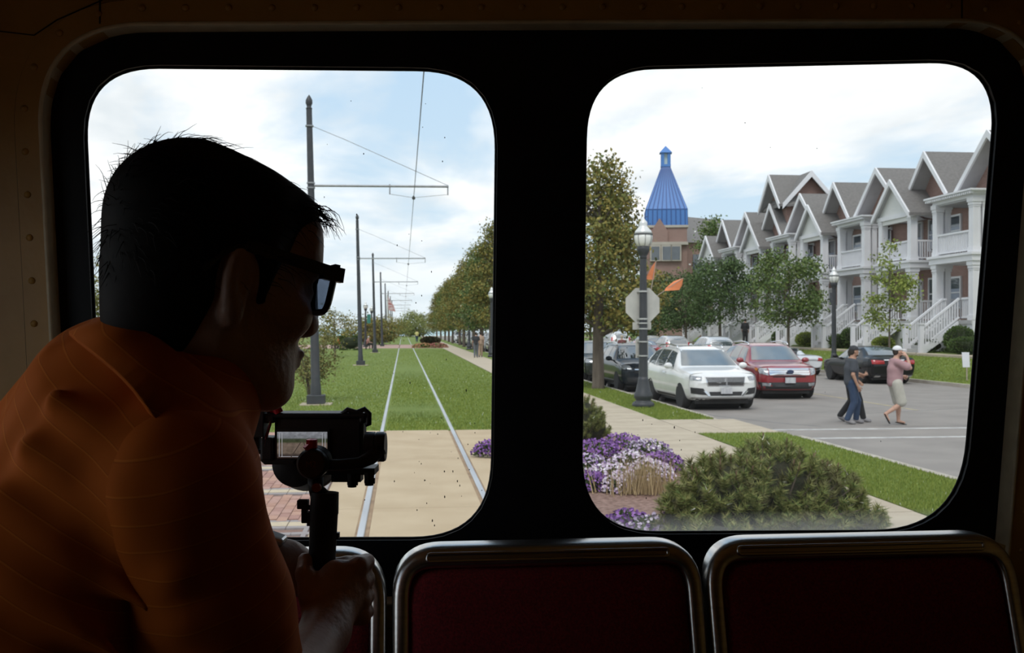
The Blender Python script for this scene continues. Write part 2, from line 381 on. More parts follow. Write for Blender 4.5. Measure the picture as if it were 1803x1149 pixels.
def glass_mat(name, smear):
    m = bpy.data.materials.new(name); m.use_nodes = True; nt = m.node_tree; nt.nodes.clear(); N = nt.nodes.new; L = nt.links.new
    out = N('ShaderNodeOutputMaterial'); tr_ = N('ShaderNodeBsdfTransparent'); tr_.inputs[0].default_value = (0.985, 0.99, 0.985, 1)
    gl = N('ShaderNodeBsdfGlossy'); gl.inputs['Roughness'].default_value = 0.02; gl.inputs[0].default_value = (.8, .8, .8, 1)
    fr = N('ShaderNodeFresnel'); fr.inputs[0].default_value = 1.3; m1 = N('ShaderNodeMixShader'); L(fr.outputs[0], m1.inputs[0]); L(tr_.outputs[0], m1.inputs[1]); L(gl.outputs[0], m1.inputs[2])
    tl = N('ShaderNodeBsdfTranslucent'); tl.inputs[0].default_value = (.85, .88, .9, 1)
    tc = N('ShaderNodeTexCoord'); nz = N('ShaderNodeTexNoise'); nz.inputs['Scale'].default_value = 3.0; nz.inputs['Detail'].default_value = 5
    mp = N('ShaderNodeMapping'); mp.inputs['Scale'].default_value = (3.0, 1, 0.6); L(tc.outputs['Object'], mp.inputs[0]); L(mp.outputs[0], nz.inputs['Vector'])
    mr = N('ShaderNodeMapRange'); mr.inputs[1].default_value = .35; mr.inputs[2].default_value = .75; mr.inputs[3].default_value = 0.003; mr.inputs[4].default_value = 0.009; L(nz.outputs['Fac'], mr.inputs[0])  # translucent share lays a pale veil of haze over the view outside
    fac = mr.outputs[0]
    if smear:                                     # hazy smear: the veil thickens towards the bottom of the pane
        sp_ = N('ShaderNodeSeparateXYZ'); L(tc.outputs['Object'], sp_.inputs[0]); r2 = N('ShaderNodeMapRange'); r2.inputs[1].default_value = smear[0]; r2.inputs[2].default_value = smear[1]; r2.inputs[3].default_value = smear[2]; r2.inputs[4].default_value = 0
        L(sp_.outputs['Z'], r2.inputs[0]); ad = N('ShaderNodeMath'); ad.operation = 'ADD'; L(fac, ad.inputs[0]); L(r2.outputs[0], ad.inputs[1]); fac = ad.outputs[0]
    m2 = N('ShaderNodeMixShader'); L(fac, m2.inputs[0]); L(m1.outputs[0], m2.inputs[1]); L(tl.outputs[0], m2.inputs[2])
    L(m2.outputs[0], out.inputs[0]); return m
zb = min(q.y for q in HR)
speck_m = mat('glass_dirt', (0.05, 0.045, 0.04), 0.8, col2=(0.09, 0.08, 0.07), scale=200)
for i, (H, nm, lab, sm) in enumerate(((HL, 'window_1', 'left rear pane with dried drip marks near its lower right', None), (HR, 'window_2', 'right rear pane with a hazy smear along its lower edge', (zb, zb + .045, .16)))):
    c = sum(H, Vector((0, 0))) / len(H); w = thing(nm, lab, None, (c.x, YG, c.y), kind='structure')
    off = (c.x, YG, c.y); big = outset(H, c, 0.006)
    MB(off).prism([(q.x, YG, q.y) for q in big], (0, .005, 0)).build('pane', glass_mat('glass_' + nm, (sm[0] - c.y, sm[1] - c.y, sm[2]) if sm else None), w)
    g = MB(off); g.tube([(q.x, YG - 0.004, q.y) for q in H + H[:2]], 0.0042, 8, cap=False); g.build('gasket', black_paint, w, True)
    s = MB(off); rr = random.Random(5 + i)
    for k in range(85 if i == 0 else 45):
        if i == 0: u, v = (rr.gauss(775, 45), rr.gauss(800, 110)) if k < 50 else (rr.uniform(560, 860), rr.uniform(150, 930))
        else: u, v = (rr.gauss(1150, 50), rr.gauss(760, 90)) if k < 22 else (rr.uniform(1050, 1690), rr.uniform(150, 920))
        q = PY(u, v, YG)
        if not (min(h.x for h in H) + .02 < q.x < max(h.x for h in H) - .02 and min(h.y for h in H) + .02 < q.z < max(h.y for h in H) - .02): continue
        r = rr.uniform(.0004, .0012); s.ball((q.x, YG - 0.0004, q.z), (r, .0005, r * rr.uniform(.8, 2.6)), 6, 4)
    so = s.build('dirt_specks', speck_m, w); so['kind'] = 'stuff'

# side walls with windows, floor, ceiling, front bulkhead
def side_wall(name, lab, x, xo, wins, y0=-4.6, y1=YW + .09):
    mb = MB(); zs0, zs1 = 1.62, 2.42; ys = [y0] + [q for w in wins for q in w] + [y1]
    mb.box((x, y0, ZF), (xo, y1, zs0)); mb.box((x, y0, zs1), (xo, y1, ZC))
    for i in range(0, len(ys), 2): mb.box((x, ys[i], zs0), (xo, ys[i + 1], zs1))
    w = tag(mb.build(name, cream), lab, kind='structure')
    for a, b in wins:
        f = MB()
        for p, q in (((x, a, zs0), (xo, a + .025, zs1)), ((x, b - .025, zs0), (xo, b, zs1)), ((x, a + .025, zs0), (xo, b - .025, zs0 + .025)), ((x, a + .025, zs1 - .025), (xo, b - .025, zs1))): f.box(p, q)
        f.build('window_frame', rubber, w)
side_wall('wall_left', 'cream left side wall with a side window beside the man', XL, XL - .06, [(-3.0, -2.7), (0.42, 1.55)])
side_wall('wall_right', 'cream right side wall of the tram', XR, XR + .06, [(-3.4, -3.1)])
tag(MB().box((XL - .06, -4.6, ZF - .06), (XR + .06, YW + .09, ZF)).build('floor', lino), 'dark tram floor', kind='structure')
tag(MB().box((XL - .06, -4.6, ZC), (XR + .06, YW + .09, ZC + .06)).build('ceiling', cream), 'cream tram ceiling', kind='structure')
tag(MB().box((XL - .06, -4.66, ZF - .06), (XR + .06, -4.6, ZC + .06)).build('wall_back', black_paint), 'dark bulkhead at the far end of the tram', kind='structure')

# seats
red_moquette = mat('red_moquette', (0.25, 0.012, 0.018), 0.9, col2=(0.14, 0.008, 0.012), scale=260, bump=0.25, bscale=330, detail=1)
def bus_seat(xl, xr, zt, lab, rake=0.30, ytop=1.755):
    cx = (xl + xr) / 2; off = (cx, 1.45, ZF); root = thing('seat', lab, 'seat', off, group='row of upholstered seats under the rear window')
    Z0 = 1.16
    def at(p, d): return (p.x, ytop - rake * (zt - p.y) + d, p.y + 0.0)
    loop = rounded([Vector((xl, Z0)), Vector((xl, zt)), Vector((xr, zt)), Vector((xr, Z0))], [.02, .085, .085, .02], 12)
    i0 = 13 - 1; path = loop[i0:i0 + 28]          # up the left side, over the top, down the right side
    path = [Vector((xl, Z0)), Vector((xl, Z0 + .2))] + loop[13:39] + [Vector((xr, Z0 + .2)), Vector((xr, Z0))]
    prof = [(.0, .040), (.0, .014), (-.0025, .006), (-.008, .0008), (-.016, -.0012), (-.026, -.001), (-.032, .001), (-.0365, .006), (-.038, .013), (-.038, .03)]
    rings = []
    for i, p in enumerate(path):
        t = (path[min(i + 1, len(path) - 1)] - path[max(i - 1, 0)]).normalized(); nn = Vector((-t.y, t.x))
        fl = 1.0 - 0.2 * abs(nn.x)
        rings.append([at(p + nn * (o * fl), d) for o, d in prof])
    m = MB(off); m.loft(rings, cap=True); fr_ = smooth_by_angle(m.build('frame', steel, root), 60)
    g = MB(off); zc = zt - .0185; hw = .0062; gl = rounded([Vector((xl + .06, zc - hw)), Vector((xl + .06, zc + hw)), Vector((xr - .06, zc + hw)), Vector((xr - .06, zc - hw))], [.006] * 4, 5)
    g.tube([at(q, -.0012) for q in gl + gl[:2]], 0.0034, 6, cap=False); g.build('pressed_bead', steel, fr_, True)
    ins = rounded([Vector((xl + .029, Z0)), Vector((xl + .029, zt - .040)), Vector((xr - .029, zt - .040)), Vector((xr - .029, Z0))], [.02, .055, .055, .02], 12)
    cc = sum(ins, Vector((0, 0))) / len(ins); c = MB(off)
    rings = [[at(cc + (q - cc) * s, d) for q in ins] for s, d in ((1.02, .045), (1.015, .024), (1.0, .014), (.985, .008), (.96, .004), (.9, .0005), (.75, -.003), (.4, -.006), (.05, -.007))]
    c.loft(rings, cap=True); c.build('back_cushion', red_moquette, root, True)
    b = MB(off).prism([at(q, .047) for q in outset(loop, cc, -.006)], (0, .012, 0)); b.build('back_shell', black_paint, root)
    yb = ytop - rake * (zt - Z0)
    s = SD(0.02); 
    cu = MB(off).box((xl + .02, yb - .42, Z0 - .07), (xr - .02, yb + .02, Z0 + .02)).build('seat_cushion', red_moquette, root); bevel(cu, .03, 3)
    MB(off).box((xl + .05, yb - .36, ZF), (xr - .05, yb, Z0 - .07)).build('pedestal', black_paint, root)
    return root
zt = PY(960, 957, 1.755).z
sx = lambda u: PY(u, 1010, 1.74).x
bus_seat(sx(688) - .52, sx(681), zt - .004, 'leftmost steel rimmed red seat, mostly hidden behind the camera hand')
bus_seat(sx(690), sx(1238), zt, 'middle steel rimmed seat with dark red fabric under the centre post')
bus_seat(sx(1244), sx(1792), zt, 'rightmost steel rimmed seat with dark red fabric by the right wall')
# ------------------------------------------------------------------ ground outside: rail level is z = 0
grass_m = mat('lawn_grass', (0.105, 0.165, 0.020), 0.9, col2=(0.165, 0.215, 0.034), scale=1.1, bump=0.5, bscale=40, detail=8, lo=.3, hi=.7)
blade_m = mat('grass_blade', (0.1, 0.2, 0.03), 0.8, island=[(0.11, 0.175, 0.018), (0.18, 0.245, 0.028), (0.25, 0.29, 0.05)])
conc = mat('concrete', (0.47, 0.40, 0.30), 0.85, col2=(0.40, 0.335, 0.25), scale=2.2, bump=0.15, bscale=60, detail=8)
conc_pad = mat('crossing_concrete', (0.48, 0.375, 0.245), 0.85, col2=(0.42, 0.32, 0.20), scale=1.3, bump=0.15, bscale=60, detail=9)
rust_stain = mat('rusty_concrete', (0.36, 0.25, 0.15), 0.9, col2=(0.24, 0.16, 0.10), scale=3, detail=8)
kerb_m = mat('kerb_concrete', (0.45, 0.41, 0.35), 0.85, col2=(0.36, 0.32, 0.27), scale=3, bump=0.1, detail=8)
asphalt = mat('asphalt', (0.275, 0.25, 0.228), 0.9, col2=(0.225, 0.205, 0.188), scale=0.9, bump=0.3, bscale=90, detail=10)
tar = mat('tar_seam', (0.12, 0.115, 0.11), 0.8, col2=(0.17, 0.165, 0.16), scale=4)
paint = mat('road_paint', (0.55, 0.54, 0.52), 0.8, col2=(0.36, 0.35, 0.34), scale=6, detail=8)
mulch_m = mat('red_mulch', (0.30, 0.19, 0.155), 0.95, col2=(0.15, 0.085, 0.065), scale=16, bump=1.0, bscale=40, detail=6)
water_m = mat('lake_water', (0.20, 0.42, 0.45), 0.25, col2=(0.28, 0.50, 0.52), scale=0.02)
sand_m = mat('pale_sand', (0.55, 0.50, 0.42), 0.9, col2=(0.48, 0.43, 0.36), scale=0.5)
joint_m = mat('joint_dark', (0.12, 0.10, 0.08), 0.9, col2=(0.17, 0.14, 0.11), scale=5)

def slab(name, lab, x0, x1, y0, y1, ztop, m, th=0.3):
    return tag(MB().box((x0, y0, ztop - th), (x1, y1, ztop)).build(name, m), lab, kind='structure')
KX = 7.05                                        # kerb line
slab('lawn', 'mown park lawn on both sides of the tracks', -60, 4.05, 21.1, 260, 0.0, grass_m)
slab('lawn_verge', 'grass verge beside the street past the crossing', 5.75, KX, 22.7, 260, 0.02, grass_m)
slab('lawn_near_verge', 'grass verge in front, near the tram', 5.8, 7.5, -3, 19.7, 0.02, grass_m)
slab('base_ground', 'dull earth under the park', -60, 4.05, -12, 21.1, -0.06, joint_m)
# brick cross path far along the track, and a second one
slab('cross_path', 'reddish brick path crossing the tracks far away', -14, 4.05, 106, 128, 0.012, mat('far_brick', (0.42, 0.27, 0.22), 0.9, col2=(0.36, 0.24, 0.2), scale=2), 0.2)
slab('beach', 'strip of pale sand before the lake', -300, 30, 260, 300, -0.2, sand_m)
slab('lake', 'turquoise lake beyond the park', -1500, 60, 300, 2500, -0.9, water_m)
slab('lakeside_beach', 'sandy edge of the park beside the lake', -70, -60, 40, 260, -0.1, sand_m)
slab('lake_arm', 'turquoise lake left of the park', -1500, -70, 20, 300, -0.9, water_m)

# sidewalk of separate slabs
sw = tag(MB().box((4.05, -3, -0.3), (5.75, 260, -0.012)).build('sidewalk', joint_m), 'pale concrete sidewalk running beside the lawn', kind='structure')
m1 = MB().box((4.06, 0, -.1), (5.74, 1.49, .03)).mesh('paving_slab'); m1.materials.append(conc)
for i in range(64):
    o = bpy.data.objects.new('paving_slab', m1); COL.objects.link(o); o.parent = sw; o.location = (0, 5 + 1.5 * i, R.uniform(-.004, .003))
MB().box((4.06, 101, -.1), (5.74, 260, .03)).build('paving_run', conc, sw)
# ramp pavement that leads to the crosswalk
rp_ = tag(MB().box((5.75, 19.7, -.3), (7.55, 22.7, -.005)).build('ramp', joint_m), 'concrete ramp between the two grass verges', kind='structure')
for a, b in ((5.77, 6.5), (6.515, 7.5)): MB().box((a, 19.72, -.1), (b, 22.68, .022)).build('paving_slab', conc, rp_)

# crossing slab between and beside the rails
pad = tag(MB().box((-.97, 3, -.3), (4.04, 21.08, -.02)).build('crossing_slab', joint_m), 'tan concrete apron around the rails close to the tram', kind='structure')
RL, RR_ = -0.43, 1.005
for (a, b) in ((-.955, RL - .06), (RL + .085, RR_ - .085), (RR_ + .06, 2.6), (2.615, 4.03)):
    for (y0, y1) in ((3.0, 7.49), (7.5, 11.99), (12.0, 16.49), (16.5, 21.07)):
        MB().box((a, y0, -.2), (b, y1, .0)).build('concrete_panel', conc_pad, pad)
for x in (RL, RR_):                               # rusty flangeway strips
    sgn = 1 if x == RL else -1
    MB().box((x + sgn * .036, 3, -.1), (x + sgn * .082, 21.05, -.012)).build('flangeway', rust_stain, pad)
    MB().box((x - sgn * .036, 3, -.1), (x - sgn * .062, 21.05, -.004)).build('rail_edge', rust_stain, pad)
rail_m = mat('rail_steel', (0.55, 0.56, 0.58), 0.35, 0.6, col2=(0.42, 0.42, 0.43), scale=4, stretch=(1, .1, 1))
for x, l in ((RL, 'left steel rail'), (RR_, 'right steel rail')):
    prof = [(-.036, -.14), (.036, -.14), (.036, .006), (.028, .012), (-.028, .012), (-.036, .006)]
    tag(MB((x, 0, 0)).loft([[(x + p, y, z) for p, z in prof] for y in (2.5, 40, 120, 380)]).build('rail', rail_m), l + ' set in concrete and grass, running into the distance', 'rail').location = (x, 0, 0)

# brick paving left of the rails: every brick its own piece, with cream and grey bands
bp = tag(MB().box((-9, 3, -.3), (-.97, 21.09, -.02)).build('brick_paving', mat('brick_bed', (.25, .15, .115), .95, col2=(.19, .115, .09), scale=8)), 'red brick paving with cream bands left of the rails', kind='structure')
bcol = [mat('brick_%d' % i, c, 0.9, col2=tuple(q * .82 for q in c), scale=14) for i, c in enumerate([(0.40, 0.225, 0.165), (0.44, 0.26, 0.19), (0.36, 0.20, 0.16), (0.42, 0.25, 0.20)])]
bgrey = mat('brick_grey', (0.30, 0.27, 0.26), 0.9, col2=(0.25, 0.22, 0.22), scale=14); bcream = mat('brick_cream', (0.52, 0.43, 0.30), 0.9, col2=(0.46, 0.38, 0.27), scale=14)
BW, BL = 0.118, 0.238
def bm_(m, w, l):
    q = MB().box((0.004, 0.004, -.06), (w - .004, l - .004, 0.0)).mesh('brick'); q.materials.append(m); return q
red = [bm_(m, BW, BL) for m in bcol]; gm = bm_(bgrey, .24, .12); cm_ = bm_(bcream, .24, .24)
def put(me, x, y, par=bp):
    o = bpy.data.objects.new('brick', me); COL.objects.link(o); o.parent = par; o.location = (x, y, R.uniform(-.004, .002))
y = 9.15; per = 2.26
bands = [(10.92, 'g'), (11.04, 'c'), (11.28, 'g'), (13.18, 'g'), (13.30, 'c'), (13.54, 'g'), (15.44, 'g'), (15.56, 'c'), (15.80, 'g')]
for yb, k in bands:
    for i in range(6): put(gm if k == 'g' else cm_, -2.43 + .24 * i, yb)
for ya, yb in ((9.4, 10.92), (11.4, 13.18), (13.66, 15.44), (15.92, 17.6)):
    n = int((yb - ya) / BL); 
    for j in range(n):
        for i in range(9 if ya < 16 else 12):
            x = -2.09 + BW * i - (.36 if ya > 16 else 0)
            if ya < 10 and x > -1.55 and (i + j) % 7 != 0: put(gm, x, ya + BL * j) if i % 2 == 0 else None
            else: put(R.choice(red), x, ya + BL * j + (BL / 2 if i % 2 else 0) - .06)
rest = MB()
for ya, yb in ((3, 9.4), (17.6, 21.0)): rest.box((-9, ya, -.1), (-.98, yb, -.002))
rest.box((-9, 9.4, -.1), (-2.5, 17.6, -.002))
rest.build('paving_field', mat('brick_field', (0.41, 0.24, 0.18), 0.9, col2=(0.36, 0.2, 0.16), scale=9, detail=6), bp)
MB().box((-1.035, 9.1, -.06), (-.985, 17.6, -.001)).build('edging', bgrey, bp)

# planting bed
tag(MB().prism([(1.75, 6.5, -.2), (4.03, 6.5, -.2), (4.03, 20.4, -.2), (2.0, 20.4, -.2), (1.85, 17.2, -.2), (1.75, 13, -.2)], (0, 0, .215)).build('mulch_bed', mulch_m), 'reddish mulch bed with petunias and shrubs', kind='structure')

# street, kerbs, crosswalk
st = slab('street', 'grey asphalt street with faded crosswalk lines', KX + .15, 20.5, -3, 260, -0.10, asphalt)
def kerb(name, lab, path, w, g):
    m = MB(); a = [Vector(q) for q in path]
    for i in range(len(a) - 1):
        p, q = a[i], a[i + 1]; m.prism([(p.x, p.y, -.3), (q.x, q.y, -.3), (q.x + w, q.y, -.3), (p.x + w, p.y, -.3)], (0, 0, .33))
        if g: m.prism([(p.x + w, p.y, -.3), (q.x + w, q.y, -.3), (q.x + w + g, q.y, -.3), (p.x + w + g, p.y, -.3)], (0, 0, .212))
    return tag(m.build(name, kerb_m), lab, kind='structure')
kerb('kerb_near', 'pale concrete kerb and gutter along the near verge', [(7.5, -3), (7.5, 19.0)], .15, .32)
kerb('kerb_far_verge', 'pale concrete kerb and gutter past the ramp', [(KX, 23.2), (KX, 255)], .15, .32)
tag(MB().prism([(7.5, 19.0, -.3), (7.97, 19.0, -.3), (7.52, 23.2, -.3), (KX, 23.2, -.3)], (0, 0, .225)).build('kerb_ramp', kerb_m), 'dropped kerb where the ramp meets the street', kind='structure')
kerb('kerb_opposite', 'concrete kerb on the far side of the street', [(20.5, -3), (20.5, 255)], .18, 0)
MB().box((7.9, 21.22, -.105), (20.4, 21.42, -.096)).build('crosswalk_line', paint, st)
MB().box((7.9, 19.5, -.105), (20.4, 19.7, -.096)).build('crosswalk_line', paint, st)
MB().box((13.6, 26, -.105), (13.72, 60, -.096)).build('centre_line', mat('yellow_paint', (0.42, 0.35, 0.2), .8, col2=(0.3, 0.27, 0.2), scale=5), st)
for pts in ([(7.2, 22.4), (7.7, 21.6), (8.3, 21.1)], [(7.6, 25.2), (8.6, 22.9), (9.3, 21.9), (12, 21.75), (20, 22.3)], [(8.0, 12), (8.02, 19)], [(9.6, 26), (12, 25.2), (16, 26.8)]):
    m = MB(); m.loft([[(x - .03, y, -.104), (x + .03, y, -.104), (x + .03, y + .06, -.097), (x - .03, y + .06, -.097)] for x, y in pts]); m.build('tar_seam', tar, st)

# rising lawn and upper sidewalk in front of the houses
hill = MB(); prof = [(20.68, -.3), (20.68, .03), (21.2, .22), (22.2, .72), (22.9, .90), (25.2, .98), (60, 1.0), (60, -.3)]
hill.loft([[(x, y, z) for x, z in prof] for y in (-3, 60, 260)]); tag(hill.build('lawn_opposite', grass_m), 'sloping lawn below the white townhouses', kind='structure')
usw = tag(MB().box((22.75, -3, .5), (23.75, 255, .955)).build('upper_sidewalk', conc), 'narrow sidewalk in front of the house stairs', kind='structure')
# far ground to the right and behind
slab('far_ground', 'grass beyond the end of the street', 4.05, 120, 260, 262, -0.05, grass_m)

# grass blades near enough to show
def scatter(x0, x1, y0, y1, n, z, seed, fall=True):
    rg = np.random.default_rng(seed); u = rg.random(n); yy = 1 / (1 / y0 + u * (1 / y1 - 1 / y0)) if fall else y0 + u * (y1 - y0)
    return np.stack([rg.uniform(x0, x1, n), yy, np.full(n, z)], 1)
V = scatter(5.78, 7.5, 9, 19.6, 36000, .02, 1); g1 = link('verge_grass', blades('verge_grass', V, .045, .006), blade_m); tag(g1, 'short green grass of the near verge', 'grass', kind='stuff')
V = scatter(5.78, KX, 22.7, 60, 22000, .02, 2); g1 = link('verge_grass', blades('verge_grass', V, .05, .009), blade_m); tag(g1, 'short green grass of the verge under the street lamp', 'grass', kind='stuff')
VL = scatter(-9, RL - .05, 21.1, 100, 70000, 0, 4); VL[:, 0] = RL - .05 - np.abs(np.random.default_rng(9).normal(size=len(VL))) * 6.5
V = np.concatenate([scatter(RL + .08, RR_ - .08, 21.1, 100, 11000, 0, 3), VL, scatter(RR_ + .05, 4.03, 21.1, 100, 38000, 0, 5)])
g1 = link('lawn_grass', blades('lawn_grass', V, .05, .010), blade_m); tag(g1, 'short mown grass between and beside the rails', 'grass', kind='stuff')
V = scatter(20.7, 22.7, 30, 60, 22000, 0, 6); V[:, 2] = np.interp(V[:, 0], [q[0] for q in prof[1:6]], [q[1] for q in prof[1:6]])
g1 = link('slope_grass', blades('slope_grass', V, .06, .014), blade_m); tag(g1, 'green grass on the slope across the street', 'grass', kind='stuff')
# ------------------------------------------------------------------ overhead line, lamps, signs
iron = mat('black_iron', (0.028, 0.031, 0.036), 0.5, col2=(0.04, 0.043, 0.048), scale=6, bump=0.05)
galv = mat('galvanised', (0.30, 0.31, 0.32), 0.5, 0.4, col2=(0.24, 0.25, 0.26), scale=8)
def pole_proto():
    root = thing('tram_pole', 'x', 'pole', (0, 0, 0), group='row of overhead line poles left of the tracks')
    L = -.20                                           # the poles lean a little outward
    def c(z): return (L * z / 8.4, 0, z)
    MB().box((-.42, -.42, -.05), (.42, .42, .03)).build('footing', conc, root)
    bevel(MB().box((-.24, -.24, .03), (.24, .24, .27)).build('base', iron, root), .015)
    m = MB(); n = 12
    m.loft([[(c(z)[0] + r * math.cos(2 * math.pi * k / n), r * math.sin(2 * math.pi * k / n), z) for k in range(n)] for z, r in ((.2, .15), (.55, .14), (.6, .125), (8.1, .078))])
    smooth_by_angle(m.build('shaft', iron, root))
    m = MB(); x = c(8.1)[0]; m.lathe((x, 0, 8.08), [(.08, 0), (.09, .02), (.06, .06), (.07, .1), (.095, .17), (.09, .25), (.05, .33), (.015, .38), (.0, .4)], 12); m.build('finial', iron, root, True)
    for z in (5.93, 6.06, 7.62): MB().lathe((c(z)[0], 0, z), [(.105, -.02), (.112, -.02), (.112, .02), (.105, .02)], 12).build('clamp', galv, root)
    a = MB(); a.cyl((c(6)[0], 0, 5.99), (3.62, 0, 6.02), .032, n=8); a.build('bracket_arm', galv, root)
    w = MB(); w.tube([(c(7.62)[0] + .08, 0, 7.62), (.8, 0, 7.26), (3.6, 0, 6.05)], .008, 5); w.build('stay_wire', galv, root)
    for xx in (2.0, 3.6):
        MB().cyl((xx, 0, 6.06), (xx, 0, 5.78), .018, n=6).build('dropper', galv, root)
    MB().tube([(2.0, 0, 5.79), (2.65, 0, 5.70), (3.6, 0, 5.80)], .007, 5).build('pull_off_wire', galv, root)
    q = MB(); q.lathe((2.655, 0, 5.64), [(.01, 0), (.045, .02), (.045, .07), (.02, .1), (.01, .12)], 8); q.build('insulator', iron, root)
    return root
pp = pole_proto(); PX0 = -2.37
names = ['nearest black tram pole with acorn finial, right of the sunglasses', 'second black tram pole from the tram', 'third black tram pole, behind the second one', 'fourth tram pole from the tram', 'fifth tram pole from the tram', 'sixth tram pole from the tram', 'seventh tram pole, far down the line', 'eighth tram pole, farthest of the row in view']
for i, l in enumerate(names):
    o = pp if i == 0 else copy_tree(pp); o.location = (PX0, 28.4 + 29.45 * i, 0); o['label'] = l
m = MB(); m.tube([(.285, y, 5.66 - .0 * y) for y in (1.5, 28.4, 57.85, 87.3, 116.75, 146.2, 175.6, 240)], .0085, 6)
tag(m.build('trolley_wire', mat('dark_copper', (0.05, 0.05, 0.055), .5)), 'thin overhead trolley wire above the tracks', 'wire')
m = MB(); m.tube([(.285, y, z) for y, z in ((1.5, 6.6), (28.4, 6.25), (57.85, 6.25), (146, 6.25))], .004, 5)

globe_m = mat('lamp_glass', (0.78, 0.78, 0.74), 0.25, col2=(0.70, 0.70, 0.66), scale=3); cap_m = mat('lamp_cap', (0.70, 0.71, 0.70), 0.3, 0.3)
def lamp_proto():
    root = thing('street_lamp', 'x', 'street lamp', (0, 0, 0))
    m = MB(); m.lathe((0, 0, 0), [(.27, 0), (.29, .03), (.29, .10), (.25, .14), (.2, .17), (.2, .2), (.245, .26), (.245, .33), (.2, .42), (.165, .58), (.135, .72), (.125, .8)], 20); m.build('base', iron, root, True)
    m = MB(); n = 20; fl = lambda k: 1.0 if k % 2 else .9
    m.loft([[(fl(k) * r * math.cos(2 * math.pi * k / n), fl(k) * r * math.sin(2 * math.pi * k / n), z) for k in range(n)] for z, r in ((.75, .12), (2.4, .105), (3.95, .085))]); m.build('shaft', iron, root)
    m = MB(); m.lathe((0, 0, 3.9), [(.09, 0), (.1, .03), (.09, .06), (.13, .12), (.165, .22), (.165, .3), (.12, .34)], 16); m.build('lamp_cup', iron, root, True)
    g = MB(); g.lathe((0, 0, 4.2), [(.10, 0), (.17, .03), (.225, .12), (.245, .24), (.235, .33)], 18); go = g.build('globe', globe_m, root, True)
    rb = MB()
    for k in range(8):
        a = 2 * math.pi * k / 8; rb.tube([(r * math.cos(a), r * math.sin(a), 4.2 + z) for r, z in ((.175, .03), (.23, .12), (.25, .24), (.24, .33))], .006, 4)
    rb.lathe((0, 0, 4.53), [(.235, -.012), (.252, -.012), (.252, .012), (.235, .012)], 18); rb.build('rib', iron, go)
    c = MB(); c.lathe((0, 0, 4.54), [(.24, 0), (.21, .08), (.13, .17), (.10, .22), (.115, .26), (.10, .32), (.05, .37), (.02, .43), (.0, .46)], 18); c.build('cap', cap_m, root, True)
    return root
lp_ = lamp_proto()
lamps = [((6.26, 26.3, .02), 'black fluted street lamp carrying the stop sign, beside the white SUV'), ((20.75, 47.6, .08), 'black street lamp in front of the townhouses, behind the cars'),
         ((-4.1, 113, 0), 'far street lamp with a green banner, left of the third tram pole'), ((-4.0, 131, 0), 'far street lamp just right of the one with the banner'),
         ((6.26, 72.5, .02), 'lamp post at the right edge of the left pane, under the trees'), ((6.26, 97.5, .02), 'dark lamp post under the trees, left of the walking pair')]
for i, (p, l) in enumerate(lamps):
    o = lp_ if i == 0 else copy_tree(lp_); o.location = p; o['label'] = l; o['group'] = 'street lamps'
bn = MB((-4.1, 113, 0)); bn.box((-3.95, 112.97, 2.6), (-3.55, 113.0, 3.6))
tag(bn.build('banner', mat('green_banner', (0.03, 0.16, 0.13), .8, col2=(0.04, 0.2, 0.16), scale=3)), 'small green banner hanging on the far street lamp', 'banner').location = (-4.1, 113, 0)

# the back of a stop sign strapped to the lamp post, with plates and flags
alu = mat('sign_back', (0.52, 0.51, 0.47), 0.55, 0.15, col2=(0.45, 0.44, 0.41), scale=4); strap_m = mat('strap', (0.5, 0.5, 0.48), 0.4, 0.5)
LX, LY = 6.26, 26.3; lz = lambda v: CAMH - (v - V0) / F * 26.85
sg = thing('stop_sign', 'pale grey back of an octagonal stop sign strapped to the lamp post', 'sign', (LX, LY + .16, lz(537)))
o_ = (LX, LY + .16, lz(537)); cz = lz(537); r8 = .455 / math.cos(math.pi / 8)
MB(o_).prism([(LX + .02 + r8 * math.cos(math.pi / 8 + k * math.pi / 4), LY + .155, cz + r8 * math.sin(math.pi / 8 + k * math.pi / 4)) for k in range(8)], (0, .004, 0)).build('panel', alu, sg)
MB(o_).prism([(LX + .02 + .998 * r8 * math.cos(math.pi / 8 + k * math.pi / 4), LY + .1592, cz + .998 * r8 * math.sin(math.pi / 8 + k * math.pi / 4)) for k in range(8)], (0, .0015, 0)).build('face', mat('sign_red', (0.45, 0.02, 0.02), .4, col2=(.4, .02, .02), scale=3), sg)
for z in (cz + .36, cz - .36):
    m = MB(o_); m.box((LX - .14, LY + .115, z - .02), (LX + .14, LY + .155, z + .02)); m.lathe((LX, LY, z), [(.118, -.02), (.124, -.02), (.124, .02), (.118, .02)], 14); m.build('strap', strap_m, sg)
for nm, lab, v0, v1, w in (('sign_plate', 'narrow wide plate strapped under the stop sign', 567, 580, .25), ('sign_plate', 'taller plate on the lamp post near the car roofs', 597, 630, .17)):
    zc = (lz(v0) + lz(v1)) / 2; h = (lz(v0) - lz(v1)) / 2; p = (LX, LY + .15, zc); s2 = thing(nm, lab, 'sign', p)
    MB(p).box((LX - w, LY + .15, zc - h), (LX + w, LY + .155, zc + h)).build('panel', alu, s2)
    for z in (zc + h * .75, zc - h * .75):
        m = MB(p); m.box((LX - .13, LY + .11, z - .015), (LX + .13, LY + .15, z + .015)); m.lathe((LX, LY, z), [(.118, -.016), (.123, -.016), (.123, .016), (.118, .016)], 14); m.build('strap', strap_m, s2)
flag_m = mat('orange_flag', (0.78, 0.26, 0.11), 0.8, col2=(0.70, 0.22, 0.09), scale=6)
stick_m = mat('flag_stick', (0.42, 0.34, 0.28), .6, col2=(.36, .3, .25), scale=5)
